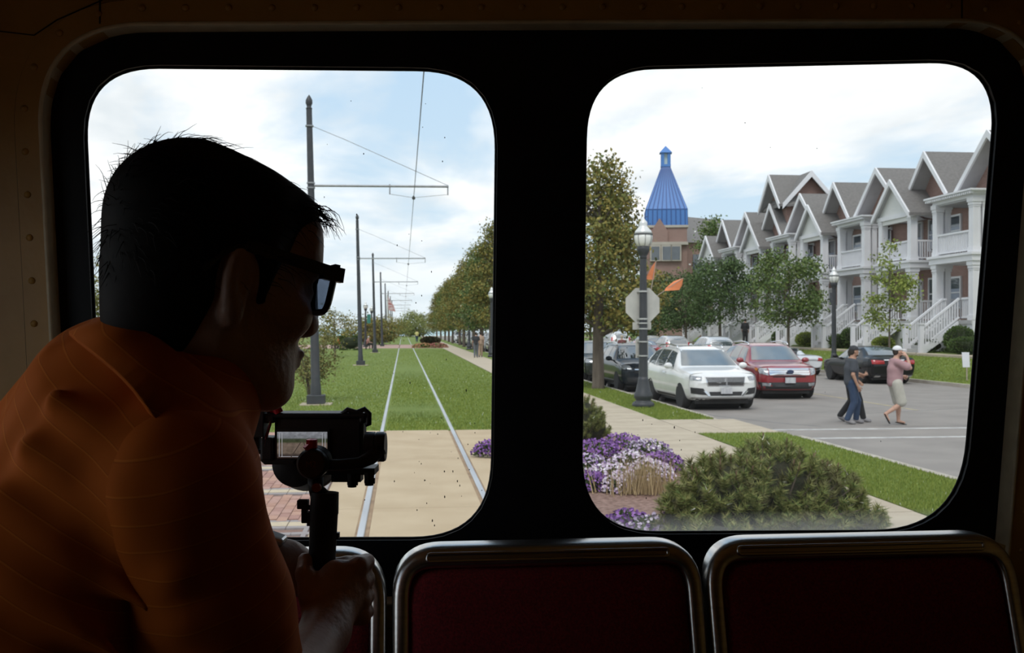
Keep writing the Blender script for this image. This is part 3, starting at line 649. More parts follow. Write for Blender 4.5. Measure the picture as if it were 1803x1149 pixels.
for lab, base, tip, poly in (('upright orange safety flag sticking up behind the stop sign', (1144, 524), (1155, 459), [(1155, 459), (1147, 470), (1139, 486), (1138, 492), (1151, 492), (1153.5, 478)]),
                             ('slanting orange safety flag right of the stop sign', (1146, 528), (1203, 489), [(1203, 489), (1186, 495), (1172, 507), (1170, 512), (1196, 510), (1201, 502)])):
    b = PY(*base, LY + .2); t = thing('flag', lab, 'flag', b, group='orange flags on the stop sign')
    MB(b).tube([b, PY(*tip, LY + .2)], .011, 6).build('stick', stick_m, t)
    m = MB(b); n = len(poly); pts = [PY(u, v, LY + .2 + .05 * math.sin(i * 1.7)) for i, (u, v) in enumerate(poly)]; m.prism(pts, (0, .006, 0)); m.build('cloth', flag_m, t)

# yard sign across the street
yp = (20.95, 36.2, .06); y_ = thing('yard_sign', 'small white yard sign on a wooden stake in the sloping lawn', 'sign', yp)
MB(yp).box((20.93, 36.19, .05), (20.97, 36.21, 1.0)).build('stake', stick_m, y_)
MB(yp).prism([(20.78, 36.18, .63), (21.06, 36.18, .63), (21.03, 36.18, 1.19), (20.74, 36.18, 1.19)], (0, .012, 0)).build('board', mat('sign_white', (0.75, 0.75, 0.8), .5, col2=(.7, .7, .75), scale=3), y_)
# low sign with text-like plate near the dark cars
sp = (8.0, 68, -.1); s_ = thing('parking_sign', 'small white sign on a post left of the tree trunk', 'sign', (7.0, 58, .02)); o_ = (7.0, 58, .02)
q = PY(1050, 575, 58)
s_.location = (q.x, 58, .0); o_ = (q.x, 58, .0)
MB(o_).cyl((q.x, 58, 0), (q.x, 58, 2.6), .03, n=8).build('post', galv, s_)
MB(o_).box((q.x - .28, 57.95, 1.9), (q.x + .25, 57.97, 2.65)).build('panel', mat('sign_white', (.75, .75, .8)), s_)
# flag on a white pole far away
q = P(683, 598, 160); fp = thing('flagpole', 'white flagpole far down the lawn among the tram poles', 'flagpole', (q.x, q.y, 0)); o_ = (q.x, q.y, 0)
MB(o_).tube([(q.x, q.y, 0), (q.x - .1, q.y, 7.3)], [.22, .1], 8).build('pole', mat('white_pole', (.6, .6, .6), .5, col2=(.55, .55, .55), scale=2), fp)
fl_ = MB(o_)
fl_.prism([(q.x - .1, q.y, 7.2), (q.x + .9, q.y, 5.6), (q.x + 1.2, q.y, 4.6), (q.x + .1, q.y, 4.9)], (0, .02, 0)); fl_.build('flag', mat('red_flag', (.4, .12, .12), .8, col2=(.6, .5, .5), scale=1.2, lo=.4, hi=.6, stretch=(1, 1, 4)), fp)
# ------------------------------------------------------------------ townhouses, tower building
def brick_mat(name, c1, c2, mortar, scale=1.0):
    m = bpy.data.materials.new(name); m.use_nodes = True; nt = m.node_tree; b = nt.nodes['Principled BSDF']; N = nt.nodes.new; L = nt.links.new
    tc = N('ShaderNodeTexCoord'); sp = N('ShaderNodeSeparateXYZ'); L(tc.outputs['Object'], sp.inputs[0]); ad = N('ShaderNodeMath'); L(sp.outputs['X'], ad.inputs[0]); L(sp.outputs['Y'], ad.inputs[1])
    cb = N('ShaderNodeCombineXYZ'); L(ad.outputs[0], cb.inputs[0]); L(sp.outputs['Z'], cb.inputs[1])
    bt = N('ShaderNodeTexBrick'); L(cb.outputs[0], bt.inputs['Vector']); bt.inputs['Scale'].default_value = scale
    bt.inputs['Brick Width'].default_value = .21; bt.inputs['Row Height'].default_value = .075; bt.inputs['Mortar Size'].default_value = .008
    bt.inputs['Color1'].default_value = (*c1, 1); bt.inputs['Color2'].default_value = (*c2, 1); bt.inputs['Mortar'].default_value = (*mortar, 1)
    L(bt.outputs['Color'], b.inputs['Base Color']); b.inputs['Roughness'].default_value = .85; return m
brick_w = brick_mat('house_brick', (0.24, 0.125, 0.10), (0.30, 0.165, 0.135), (0.36, 0.30, 0.27))
white = mat('white_trim', (0.74, 0.74, 0.76), 0.6, col2=(0.69, 0.69, 0.715), scale=1.5)
white2 = mat('white_siding', (0.70, 0.70, 0.68), 0.7, col2=(0.66, 0.66, 0.645), scale=8, stretch=(.2, .2, 6))
shingle = mat('roof_shingle', (0.15, 0.143, 0.138), 0.9, col2=(0.20, 0.19, 0.18), scale=7, stretch=(1, 1, 3), bump=.3, bscale=20)
soffit_m = mat('grey_soffit', (0.42, 0.42, 0.43), .8, col2=(.38, .38, .39), scale=2)
pane_m = mat('house_glass', (0.05, 0.065, 0.08), 0.06, col2=(0.09, 0.11, 0.13), scale=1.2, spec=1.0)
blind_m = mat('window_blind', (0.34, 0.38, 0.46), 0.5, col2=(0.28, 0.32, 0.40), scale=1.5)
door_m = mat('house_door', (0.52, 0.53, 0.54), .5, col2=(.48, .49, .5), scale=2)
step_m = mat('stair_concrete', (0.45, 0.45, 0.44), .8, col2=(.4, .4, .39), scale=4)
dpipe = mat('brown_pipe', (0.10, 0.045, 0.04), .5)

def gable(root, off, yc, hw, zp, ze, xf, xb, wall=None, wallx=None, over=.35, rake=.26):
    """a gable roof whose ridge runs away from the street: two slabs, white rake boards, end wall"""
    sl = (zp - ze) / hw
    for s in (-1, 1):
        m = MB(off); ye = yc + s * (hw + over); zee = ze - over * sl; t = .16
        m.prism([(xf, yc, zp), (xf, ye, zee), (xf, ye, zee + t), (xf, yc, zp + t)], (xb - xf, 0, 0)); m.build('roof_slope', shingle, root)
        r = MB(off); r.prism([(xf - .05, yc, zp + t + .02), (xf - .05, ye, zee + t + .02), (xf - .05, ye, zee + t - rake), (xf - .05, yc, zp + t - rake * 1.25)], (.10, 0, 0)); r.build('rake_board', white, root)
        if wallx is not None and wallx - xf > .2:
            f = MB(off); f.prism([(xf + .06, yc, zp - .012), (xf + .06, ye, zee - .012), (xf + .06, ye, zee - .002), (xf + .06, yc, zp - .002)], (wallx - xf - .06, 0, 0)); f.build('soffit', soffit_m, root)
    if wall is not None:
        m = MB(off); wx = wallx if wallx is not None else xf + .1; m.prism([(wx, yc - hw, ze - .4), (wx, yc + hw, ze - .4), (wx, yc + hw, ze), (wx, yc, zp), (wx, yc - hw, ze)], (.2, 0, 0)); m.build('gable_wall', wall, root)
def column(root, off, x, y, z0, z1, w=.36):
    m = MB(off); h = w / 2
    for a, b, e in ((z0, z0 + .22, .05), (z0 + .22, z1 - .34, 0), (z1 - .42, z1 - .37, .025), (z1 - .34, z1 - .2, .04), (z1 - .2, z1, .075)): m.box((x - h - e, y - h - e, a), (x + h + e, y + h + e, b))
    # raised corner strips leave a sunk panel on each face
    for sx in (-1, 1):
        for sy in (-1, 1): m.box((x + sx * (h + .012), y + sy * (h + .012), z0 + .22), (x + sx * (h - .07), y + sy * (h - .07), z1 - .42))
    m.build('column', white, root)
def railing(root, off, a, b, zf, h=1.0, solid=False, post=False):
    a, b = Vector(a), Vector(b); r = MB(off); r.bar((a.x, a.y, zf[0] + h), (b.x, b.y, zf[1] + h), .1, .09); r.bar((a.x, a.y, zf[0] + .13), (b.x, b.y, zf[1] + .13), .07, .07)
    ro = r.build('railing', white, root)
    m = MB(off); L = (b - a).length; n = max(2, int(L / .125))
    for i in range(n):
        t = (i + .5) / n; p = a.lerp(b, t); z = zf[0] + (zf[1] - zf[0]) * t; m.box((p.x - .025, p.y - .025, z + .1), (p.x + .025, p.y + .025, z + h))
    o = m.build('balusters', white, ro); o['kind'] = 'stuff'
def window(root, off, x, y0, y1, z0, z1, blind=True, door=False):
    m = MB(off); t = .09
    for p, q in (((x - .1, y0, z0), (x + .02, y0 + t, z1)), ((x - .1, y1 - t, z0), (x + .02, y1, z1)), ((x - .1, y0 + t, z1 - t), (x + .02, y1 - t, z1)), ((x - .1, y0 + t, z0), (x + .02, y1 - t, z0 + t))): m.box(p, q)
    if not door: m.box((x - .08, y0 + t, (z0 + z1) / 2 - .03), (x, y1 - t, (z0 + z1) / 2 + .03))
    w = m.build('door' if door else 'window', white, root)
    if door:
        MB(off).box((x - .05, y0 + t, z0), (x + .01, y1 - t, z1 - t)).build('leaf', door_m, w); MB(off).box((x - .06, y0 + .3, z0 + 1.0), (x - .045, y1 - .3, z1 - .3)).build('pane', pane_m, w)
    else:
        MB(off).box((x - .04, y0 + t, z0 + t), (x + .01, y1 - t, z1 - t)).build('pane', pane_m, w)
        if blind: MB(off).box((x - .055, y0 + t + .04, z0 + t + .04), (x - .042, y1 - t - .04, z0 + (z1 - z0) * .62)).build('blind', blind_m, w)
ZG, ZP, ZB, ZBT, ZT0, ZT1 = .95, 2.46, 5.15, 5.54, 8.02, 8.36
def townhouse():
    off = (25.6, 43.7, ZG); root = thing('townhouse', 'x', 'house', off, group='row of white porched townhouses'); ZR = 8.3
    MB(off).box((27.4, 41.3, ZG - .4), (36.5, 52.25, ZR)).build('brick_wall', brick_w, root)
    # main roof
    m = MB(off)
    m.prism([(26.9, 41.3, 8.2), (32, 41.3, 11.7), (37.1, 41.3, 8.2), (37.1, 41.3, 8.38), (32, 41.3, 11.9), (26.9, 41.3, 8.38)], (0, 10.95, 0)); m.build('main_roof', shingle, root)
    MB(off).box((26.82, 41.3, 8.12), (26.95, 52.25, 8.36)).build('gutter', white, root)
    gable(root, off, 43.5, 2.9, 10.85, 8.3, 26.15, 32, brick_w, 27.0, over=.3)
    gable(root, off, 49.15, 1.75, 10.85, 8.95, 26.15, 32, brick_w, 27.0, over=.45)
    # porch A, flat cornice; porch B, pediment
    for nm, y0, y1, ped in (('A', 43.7, 47.3, False), ('B', 49.4, 53.0, True)):
        xf = 25.6
        MB(off).box((xf - .1, y0, ZP - .18), (27.4, y1, ZP)).build('porch_floor', step_m, root)
        sk = MB(off).box((xf, y0 + .05, ZG - .2), (27.4, y1 - .05, ZP - .18)); sk.build('porch_skirt', white2, root)
        for y in (y0 + .2, y1 - .2):
            MB(off).box((xf - .05, y - .22, ZG - .2), (xf + .4, y + .22, ZP - .02)).build('pier', white, root)
            column(root, off, xf + .18, y, ZP, ZB); column(root, off, xf + .18, y, ZBT, ZT0, .34)
            if not ped: column(root, off, xf + .62, y, ZP, ZB, .26); column(root, off, xf + .62, y, ZBT, ZT0, .26)
        b = MB(off)
        b.box((xf - .12, y0 - .12, ZB), (27.4, y1 + .12, ZBT - .12)); b.box((xf - .2, y0 - .2, ZBT - .12), (27.4, y1 + .2, ZBT)); b.build('balcony_slab', white, root)
        if not ped:
            b = MB(off); zc = ZT0
            for e, h in ((.0, .14), (.1, .08), (.2, .06), (.3, .08)): b.box((xf - e, y0 - e, zc), (27.4, y1 + e, zc + h)); zc += h
            co = b.build('cornice', white, root)
            d = MB(off)
            for i in range(24): yy = y0 - .15 + i * (3.9 / 23); d.box((xf - .27, yy - .04, ZT0 + .14), (xf - .1, yy + .04, ZT0 + .24))
            d.build('dentils', white, co)['kind'] = 'stuff'
            for c, dz in ((ZT0 - .25, 0),): MB(off).box((xf + .05, y0 + .1, ZT0 - .08), (27.4, y1 - .1, ZT0)).build('porch_ceiling', soffit_m, root)
        else:
            MB(off).box((xf - .05, y0 - .1, ZT0 - .22), (27.4, y1 + .1, ZT0)).build('beam', white, root)
            gable(root, off, (y0 + y1) / 2, 1.85, 9.7, 7.98, xf - .25, 29, white2, xf + .05, over=.22, rake=.24)
        # upper railings: front and two sides
        for z in (ZBT, ZP):
            if z == ZBT: railing(root, off, (xf + .12, y0 + .38), (xf + .12, y1 - .38), (z, z))
            else: railing(root, off, (xf + .12, y0 + .38), (xf + .12, y0 + 1.15), (z, z)); railing(root, off, (xf + .12, y0 + 2.55), (xf + .12, y1 - .38), (z, z))
            for y in (y0 + .15, y1 - .15): railing(root, off, (xf + .8 if not ped else xf + .36, y), (27.4, y), (z, z))
        # solid lower parapet panel behind the front balusters, seen as pale board
        MB(off).box((xf + .15, y0 + .38, ZBT + .16), (xf + .17, y1 - .38, ZBT + .9)).build('rail_panel', white, root)
        # stair
        s0, s1 = y0 + 1.18, y0 + 2.52; n = 8
        for i in range(n):
            x = xf - .1 - (n - i) * .22; z = ZG + (ZP - ZG) * (i + 1) / (n + 1); MB(off).box((x, s0, z - .2), (x + .26, s1, z)).build('step', step_m, root)
        for y in (s0 - .06, s1 + .06):
            xb = xf - .1 - n * .22
            st_ = MB(off); st_.prism([(xb - .02, y - .05, ZG - .15), (xf, y - .05, ZP - .35), (xf, y - .05, ZP + .02), (xb - .02, y - .05, ZG + .22)], (0, .1, 0)); st_.build('stringer', white, root)
            railing(root, off, (xb, y), (xf - .05, y), (ZG + .12, ZP), 1.0)
            MB(off).box((xb - .13, y - .1, ZG - .1), (xb + .07, y + .1, ZG + 1.3)).box((xb - .17, y - .14, ZG + 1.3), (xb + .11, y + .14, ZG + 1.37)).build('newel_post', white, root)
        for z in (ZP, ZBT):
            window(root, off, 27.4, y0 + .35, y0 + 1.5, z + .55, z + 2.25, blind=(z == ZBT))
            window(root, off, 27.4, y1 - 1.45, y1 - .3, z + .02, z + 2.2, door=(z == ZP), blind=True)
        pp_ = MB(off); pp_.tube([(xf + .5, y0 + .35, ZT0 - .12), (26.6, y0 + .5, ZT0 - .3), (27.3, y0 + .2, ZT0 - .45), (27.32, y0 + .2, ZG + .6)], .05, 6); pp_.build('drain_pipe', dpipe, root)
    for z in (ZP, ZBT): window(root, off, 27.4, 47.75, 48.95, z + .6, z + 2.2)
    return root
th = townhouse(); PITCH = 10.95
tl = ['white porched brick townhouse nearest the right edge of the window', 'second townhouse, its steps behind the young tree', 'third townhouse, behind the street lamp', 'fourth and farthest townhouse, mostly hidden by the street trees']
for i, l in enumerate(tl):
    o = th if i == 0 else copy_tree(th); o.location = (25.6, 43.7 + PITCH * i, ZG); o['label'] = l
# taller brick block with gables rising behind the third and fourth house
off = (28.3, 71, 9); tb = thing('tall_house', 'taller brick house block with steep gables rising above the row', 'house', off)
MB(off).box((26.9, 69.6, 8.0), (30.0, 72.8, 11.1)).build('brick_wall', brick_w, tb)
gable(tb, off, 71.1, 1.75, 12.95, 11.0, 26.1, 28.6, brick_w, 26.9, over=.35, rake=.34)
xc = 28.45; hw_, zp_, ze_ = 1.75, 12.95, 11.0; sl = (zp_ - ze_) / hw_
for sg_ in (-1, 1):                                # cross gable facing down the row
    xe = xc + sg_ * (hw_ + .35); zee = ze_ - .35 * sl
    MB(off).prism([(xc, 69.0, zp_), (xe, 69.0, zee), (xe, 69.0, zee + .16), (xc, 69.0, zp_ + .16)], (0, 4.2, 0)).build('roof_slope', shingle, tb)
    MB(off).prism([(xc, 68.95, zp_ + .18), (xe, 68.95, zee + .18), (xe, 68.95, zee - .2), (xc, 68.95, zp_ - .26)], (0, .1, 0)).build('rake_board', white, tb)
MB(off).prism([(xc - hw_, 69.6, 10.8), (xc + hw_, 69.6, 10.8), (xc + hw_, 69.6, ze_), (xc, 69.6, zp_), (xc - hw_, 69.6, ze_)], (0, .2, 0)).build('gable_wall', brick_w, tb)

# tower with blue metal roof
blue = mat('blue_metal_roof', (0.06, 0.185, 0.48), 0.45, 0.0, col2=(0.07, 0.205, 0.52), scale=.6); blue_d = mat('blue_seam', (0.03, 0.09, 0.28), .5)
tan = mat('tower_stone', (0.46, 0.42, 0.36), .8, col2=(.42, .38, .33), scale=1)
tower_brick = brick_mat('tower_brick', (0.25, 0.14, 0.115), (0.30, 0.175, 0.145), (0.34, 0.28, 0.25))
TD = 118.0; tc_ = P(1172, 577, TD); cx, cy = tc_.x, tc_.y; hz = lambda v: CAMH - (v - V0) / F * TD; off = (cx, cy, 0)
tw = thing('tower_building', 'brick corner tower with steep blue metal roof and small cupola', 'building', off, rz=math.radians(-12)); RZ = math.radians(-12)
def LT(): return MB((0, 0, 0))
px = TD / F; e = 36 * px                          # half width of the blue skirt
z1, z2, z3, z4, z5 = hz(400), hz(372), hz(292), hz(270), hz(257)
m = LT(); q = 6.0 * px
m.loft([[(sx * r, sy * r, z) for sx, sy in ((-1, -1), (1, -1), (1, 1), (-1, 1))] for z, r in ((z1, e), (z2, e * .985), (z3, q))]); rf = m.build('roof', blue, tw)
se = LT()
for s in range(4):
    M = Matrix.Rotation(s * math.pi / 2, 3, 'Z')
    for i in range(-4, 5):
        f = i / 4.5
        a, b, c = M @ Vector((f * e, -e, z1)), M @ Vector((f * e * .985, -e * .985, z2)), M @ Vector((f * q, -q, z3)); se.tube([a, b, c], .085, 4)
    a = [M @ Vector((-e * .985, -e * .985, z2)), M @ Vector((e * .985, -e * .985, z2))]; se.tube(a, .06, 4)
se.build('standing_seam', blue_d, rf)
m = LT(); w = 5.6 * px
for sx in (-1, 1):
    for sy in (-1, 1): m.box((sx * w - .18, sy * w - .18, z3 - .1), (sx * w + .18, sy * w + .18, z4))
m.box((-w - .2, -w - .2, z3 - .15), (w + .2, w + .2, z3 + .12)); cu = m.build('cupola', blue, tw)
LT().box((-w + .1, -w + .1, z3), (w - .1, w - .1, z4)).build('lantern_glass', mat('lantern_glass', (.55, .68, .66), .3, col2=(.5, .62, .6), scale=2), cu)
m = LT(); m.loft([[(sx * r, sy * r, z) for sx, sy in ((-1, -1), (1, -1), (1, 1), (-1, 1))] for z, r in ((z4, w + .35), (z5, .03))]); m.build('cupola_roof', blue, tw)
zb_ = -1.0; eb = e * .97
LT().box((-eb, -eb, zb_), (eb, eb, z1)).build('brick_wall', tower_brick, tw)
LT().box((-eb - .15, -eb - .15, z1 - .25), (eb + .15, eb + .15, z1 + .02)).build('eaves_band', tan, tw)
m = LT(); g0 = -eb - .35
m.prism([(-eb * .75, g0, hz(440)), (eb * .05, g0, hz(440)), (eb * .05, g0, hz(410)), (-eb * .35, g0, hz(388)), (-eb * .75, g0, hz(410))], (0, .5, 0)); m.build('gable_wall', tower_brick, tw)
for i, yv in enumerate((430, 512)): LT().box((-eb - .1, -eb - .42, hz(yv + 4)), (eb + .1, -eb - .02, hz(yv - 1))).build('stone_band', tan, tw)
for fx in (-.55, .0, .45):
    f = LT(); f.box((fx * eb - .6, -eb - .4, hz(462)), (fx * eb + .6, -eb - .2, hz(434))); wo = f.build('window', tan, tw); LT().box((fx * eb - .45, -eb - .43, hz(460)), (fx * eb + .45, -eb - .38, hz(437))).build('pane', pane_m, wo)
LT().box((-eb * .8, -eb - .05, hz(545)), (eb * .2, -eb + .4, hz(514))).build('dark_opening', mat('dark_opening', (.02, .02, .022), .8), tw)
# wing behind the tower with grey roof
wp = P(1240, 577, 124); off = (wp.x, wp.y, 0); wg = thing('wing_building', 'brick wing with grey shingled roof right of the blue tower', 'building', off)
hz2 = lambda v: CAMH - (v - V0) / F * 124
MB(off).box((wp.x - 3.2, wp.y - 2, -1), (wp.x + 6, wp.y + 9, hz2(428))).build('brick_wall', tower_brick, wg)
MB(off).prism([(wp.x - 3.6, wp.y - 2.5, hz2(430)), (wp.x + 7, wp.y - 2.5, hz2(430)), (wp.x + 3, wp.y + 3, hz2(382)), (wp.x - 2.2, wp.y + 3, hz2(376))], (.3, 5, .05)).build('roof', shingle, wg)
for k in range(3): MB(off).box((wp.x - 2 + k * 2.2, wp.y - 2.08, hz2(490)), (wp.x - .9 + k * 2.2, wp.y - 2.0, hz2(450))).build('window', pane_m, wg)
# ------------------------------------------------------------------ trees, shrubs, flowers
bark = mat('bark', (0.15, 0.12, 0.095), 0.95, col2=(0.095, 0.075, 0.06), scale=7, stretch=(1, 1, .2), bump=.6, bscale=22)
lf_lime = mat('leaves_olive', (0.1, 0.13, 0.03), .7, island=[(0.085, 0.125, 0.025), (0.15, 0.185, 0.038), (0.21, 0.21, 0.042), (0.28, 0.21, 0.04)])
lf_dark = mat('leaves_dark', (0.05, 0.1, 0.02), .7, island=[(0.036, 0.074, 0.019), (0.060, 0.114, 0.026), (0.090, 0.144, 0.034)])
lf_mid = mat('leaves_mid', (0.07, 0.13, 0.02), .7, island=[(0.055, 0.111, 0.023), (0.098, 0.163, 0.034), (0.156, 0.202, 0.047)])
lf_bright = mat('leaves_bright', (0.2, 0.3, 0.04), .7, island=[(0.13, 0.20, 0.028), (0.21, 0.27, 0.04), (0.28, 0.31, 0.06)])
lf_far = mat('leaves_far', (0.2, 0.26, 0.06), .8, island=[(0.15, 0.19, 0.05), (0.22, 0.26, 0.07), (0.26, 0.27, 0.09)])
hedge_m = mat('leaves_hedge', (0.05, 0.1, 0.02), .8, island=[(0.042, 0.078, 0.017), (0.066, 0.120, 0.024), (0.096, 0.156, 0.031)])
def crown_pts(n, h0, h1, rfun, seed, ncl, spread, flat=.7):
    rg = np.random.default_rng(seed); C = []
    while len(C) < ncl:
        z = rg.uniform(0, 1); r = rfun(z); a = rg.uniform(0, 2 * np.pi); q = r * math.sqrt(rg.uniform(.12, 1)) * .92
        if rg.random() < (r / max(rfun(t) for t in (0, .1, .2, .3, .4, .5, .6, .8)) + .15): C.append((q * math.cos(a), q * math.sin(a), h0 + z * (h1 - h0)))
    C = np.array(C); k = rg.integers(0, ncl, n); g = rg.normal(size=(n, 3)) * spread; g[:, 2] *= flat
    return C, C[k] + g
def tree(name, label, loc, h, h0, rfun, n, leaf, m, tr=.12, ncl=60, spread=.35, seed=1, group=None, hide_branch=False, cat='tree'):
    root = thing(name, label, cat, loc, group=group); C, L = crown_pts(n, h0, h, rfun, seed, ncl, spread); rg = random.Random(seed)
    t = MB(); t.tube([(0, 0, -.1), (.0, 0, .12), (rg.uniform(-.04, .04), rg.uniform(-.04, .04), h0), (rg.uniform(-.1, .1), 0, (h0 + h) / 2), (0, 0, h * .95)], [tr * 1.45, tr * 1.08, tr * .9, tr * .5, tr * .12], 10); t.build('trunk', bark, root, True)
    b = MB()
    for c in C[:: max(1, len(C) // 26)]:
        z0 = max(h0 * .8, c[2] - .25 * (abs(c[0]) + abs(c[1])) - .35); b.tube([(0, 0, z0), (c[0] * .5, c[1] * .5, (z0 + c[2]) / 2 + .05), tuple(c)], [tr * .3, tr * .2, tr * .06], 5)
    bo = b.build('branches', bark, root); bo['kind'] = 'stuff'
    f = link('foliage', leaf_mesh('foliage', L, leaf, .62, .1, seed), m, root); f['kind'] = 'stuff'
    return root
cone = lambda R_: (lambda z: R_ * min(1.0, .55 + z * 3.2) * (1 - z) ** .75 * 1.15 + .05)
ovoid = lambda R_: (lambda z: R_ * math.sqrt(max(0.0, 1 - (2 * z - .9) ** 2 / 1.25)) + .05)
# big linden right of the centre post
tree('street_tree', 'big olive green tree with thick trunk at the left of the right pane', (6.62, 34.4, .02), 7.7, 2.2, lambda z: 2.5 * min(1, .72 + z * 2) * (1 - z) ** .55 + .05, 19000, .14, lf_lime, .20, 110, .30, 11)
# row of conical lindens along the street, seen in the left pane
proto = []
for k in range(3): proto.append(tree('street_tree', 'x', (0, 0, 0), 9.4, 2.1, cone(2.15), 9500, .19, (lf_lime, lf_mid, lf_lime)[k], .17, 90, .36, 21 + k, group='row of conical street trees by the sidewalk'))
ys = [78, 89, 100, 112, 124, 138, 152, 168, 186, 206]
for i, y in enumerate(ys):
    o = proto[i] if i < 3 else copy_tree(proto[i % 3]); o.location = (6.75 + R.uniform(-.15, .15), y, .02); o.rotation_euler.z = R.uniform(0, 6.28); s = R.uniform(.93, 1.06); o.scale = (s, s, s)
    o['label'] = ['nearest conical street tree, at the right edge of the left pane', 'second conical street tree from the right edge of the left pane', 'third conical street tree in the row along the sidewalk', 'fourth conical street tree in the row along the sidewalk', 'fifth conical street tree in the row along the sidewalk', 'sixth conical street tree in the row along the sidewalk', 'seventh conical street tree in the row along the sidewalk', 'eighth conical street tree in the row along the sidewalk', 'ninth conical street tree in the row along the sidewalk', 'farthest conical street tree at the end of the row'][i]
# trees in front of the houses
q = PG(1270, 585, .95); x, y = PX(1268, 577, 22.2).x, PX(1268, 577, 22.2).y
tree('maple_tree', 'dark green round tree before the houses, left of the red SUV roof', (22.2, y, .75), 6.1, 1.9, ovoid(2.35), 9000, .17, lf_dark, .11, 70, .42, 31)
y = PX(1225, 577, 22.4).y
tree('maple_tree', 'dark tree behind the stop sign flags', (22.2, y + 2, .75), 5.6, 1.5, ovoid(2.3), 7000, .18, lf_dark, .11, 60, .42, 32)
y = PX(1388, 577, 21.7).y
tree('maple_tree', 'mid green tree with open crown above the red SUV', (21.7, y, .5), 5.9, 2.0, ovoid(2.25), 7000, .17, lf_mid, .08, 50, .36, 33)
y = PX(1566, 577, 21.6).y
tree('young_tree', 'slim young bright green tree in front of the steps', (21.6, y, .45), 5.4, 1.7, lambda z: 1.25 * math.sin(math.pi * min(1, z * .9 + .12)) ** .8 * (1 - .45 * z) + .05, 2300, .135, lf_bright, .045, 26, .22, 34)
tp = P(1262, 577, 112)
tree('poplar_tree', 'olive tree peeking between the tower wing and the gables', (tp.x, tp.y, 0), 13.8, 5, ovoid(2.6), 4500, .3, lf_mid, .2, 40, .6, 35)
# behind the first big tree: darker trees along the street end
for i, (u, d, h, r, m_, l) in enumerate(((1150, 100, 7.2, 3.0, lf_dark, 'dark tree at the end of the street behind the stop sign'), (1085, 105, 8.0, 3.2, lf_dark, 'dark tree behind the thick tree trunk'), (1040, 110, 9, 3.4, lf_lime, 'olive tree at the far left of the right pane'))):
    p = P(u, 577, d); tree('background_tree', l, (p.x, p.y, 0), h, 1.6, ovoid(r), 4200, .3, m_, .16, 45, .6, 41 + i)
# park trees left of the tracks
p = P(590, 577, 75); tree('park_tree', 'small airy olive tree standing beside the far park benches', (p.x, p.y, 0), 3.3, 1.0, ovoid(1.3), 1300, .16, lf_lime, .07, 26, .34, 51)
p = P(570, 577, 80); tree('park_tree', 'thin small tree just left of the airy olive tree', (p.x, p.y, 0), 2.9, .9, ovoid(.9), 600, .14, lf_lime, .05, 16, .25, 52)
p = P(180, 577, 60); tree('park_tree', 'olive tree behind the head at the left edge of the pane', (p.x, p.y, 0), 6.0, .6, ovoid(1.9), 5200, .17, lf_lime, .12, 55, .36, 53)
p = P(690, 577, 150); 
for i, (u, d, h, r, l) in enumerate(((640, 125, 3.2, 3.0, 'low olive tree crown behind the second tram pole'), (668, 128, 3.0, 2.6, 'low olive tree crown behind the third tram pole'), (683, 170, 3.8, 3.0, 'olive tree crown near the flagpole'))):
    p = P(u, 577, d); tree('park_tree', l, (p.x, p.y, 0), h, .5, ovoid(r), 2600, .24, lf_lime, .1, 40, .5, 54 + i)
for i, (u, d, h, r, l) in enumerate(((722, 235, 5.4, 4.2, 'pale yellow green tree at the end of the tracks'), (745, 240, 5.0, 4.6, 'pale tree at the track end beside the dark row'), (702, 245, 3.6, 3.4, 'small pale tree left at the end of the tracks'))):
    p = P(u, 577, d); tree('distant_tree', l, (p.x, p.y, 0), h, .6, ovoid(r), 2600, .38, lf_far, .15, 40, .7, 61 + i)
# drooping branchy shrub right behind the man's face
p = PG(545, 705); sh = thing('shrub', 'sparse yellowish shrub growing around the nearest tram pole', 'shrub', (p.x, p.y, 0)); rg = random.Random(5)
b = MB(); tips = []
for k in range(26):
    a = rg.uniform(0, 6.28); r = rg.uniform(.3, .85); h = rg.uniform(.9, 2.1); e = (r * math.cos(a), r * .7 * math.sin(a), h); b.tube([(0, 0, 0), (e[0] * .35, e[1] * .35, h * .65), (e[0], e[1], h)], [.016, .01, .003], 4); tips += [(e[0] * t, e[1] * t, h * (.35 + .65 * t)) for t in (.4, .6, .8, 1)] * 2
b.build('stems', bark, sh)['kind'] = 'stuff'
T = np.array(tips); T = np.repeat(T, 9, 0) + np.random.default_rng(3).normal(size=(len(T) * 9, 3)) * .10
link('foliage', leaf_mesh('foliage', T, .085, .5, .1, 5), mat('leaves_yellowish', (.2, .18, .05), .8, island=[(.10, .11, .025), (.17, .16, .035), (.24, .20, .06)]), sh)['kind'] = 'stuff'

# clipped hedges and shrubs: a rounded body covered in leaves
def hedge(name, label, loc, size, n, leaf, m, seed, box=True, group=None):
    root = thing(name, label, 'hedge' if box else 'shrub', loc, group=group); rg = np.random.default_rng(seed); d = rg.normal(size=(n, 3)); d /= np.linalg.norm(d, axis=1)[:, None]
    if box: d = np.sign(d) * np.abs(d) ** .35; d /= np.max(np.abs(d), axis=1)[:, None] ** .9
    s = np.array(size) / 2; L = d * s * rg.uniform(.86, 1.03, n)[:, None]; L[:, 2] += s[2]; L = L[L[:, 2] > -.05]
    c = MB(); c.ball((0, 0, s[2]), tuple(s * .86), 12, 8); c.build('dark_core', mat('hedge_core', (.02, .028, .01), .95), root)  # near-black solid ball fills the leaf shell
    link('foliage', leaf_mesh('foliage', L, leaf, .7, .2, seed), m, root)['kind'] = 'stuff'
    return root
p = PG(617, 616); hedge('hedge', 'clipped dark box hedge left of the second tram pole', (p.x, p.y, 0), (2.0, 1.6, 1.35), 2600, .12, hedge_m, 71)
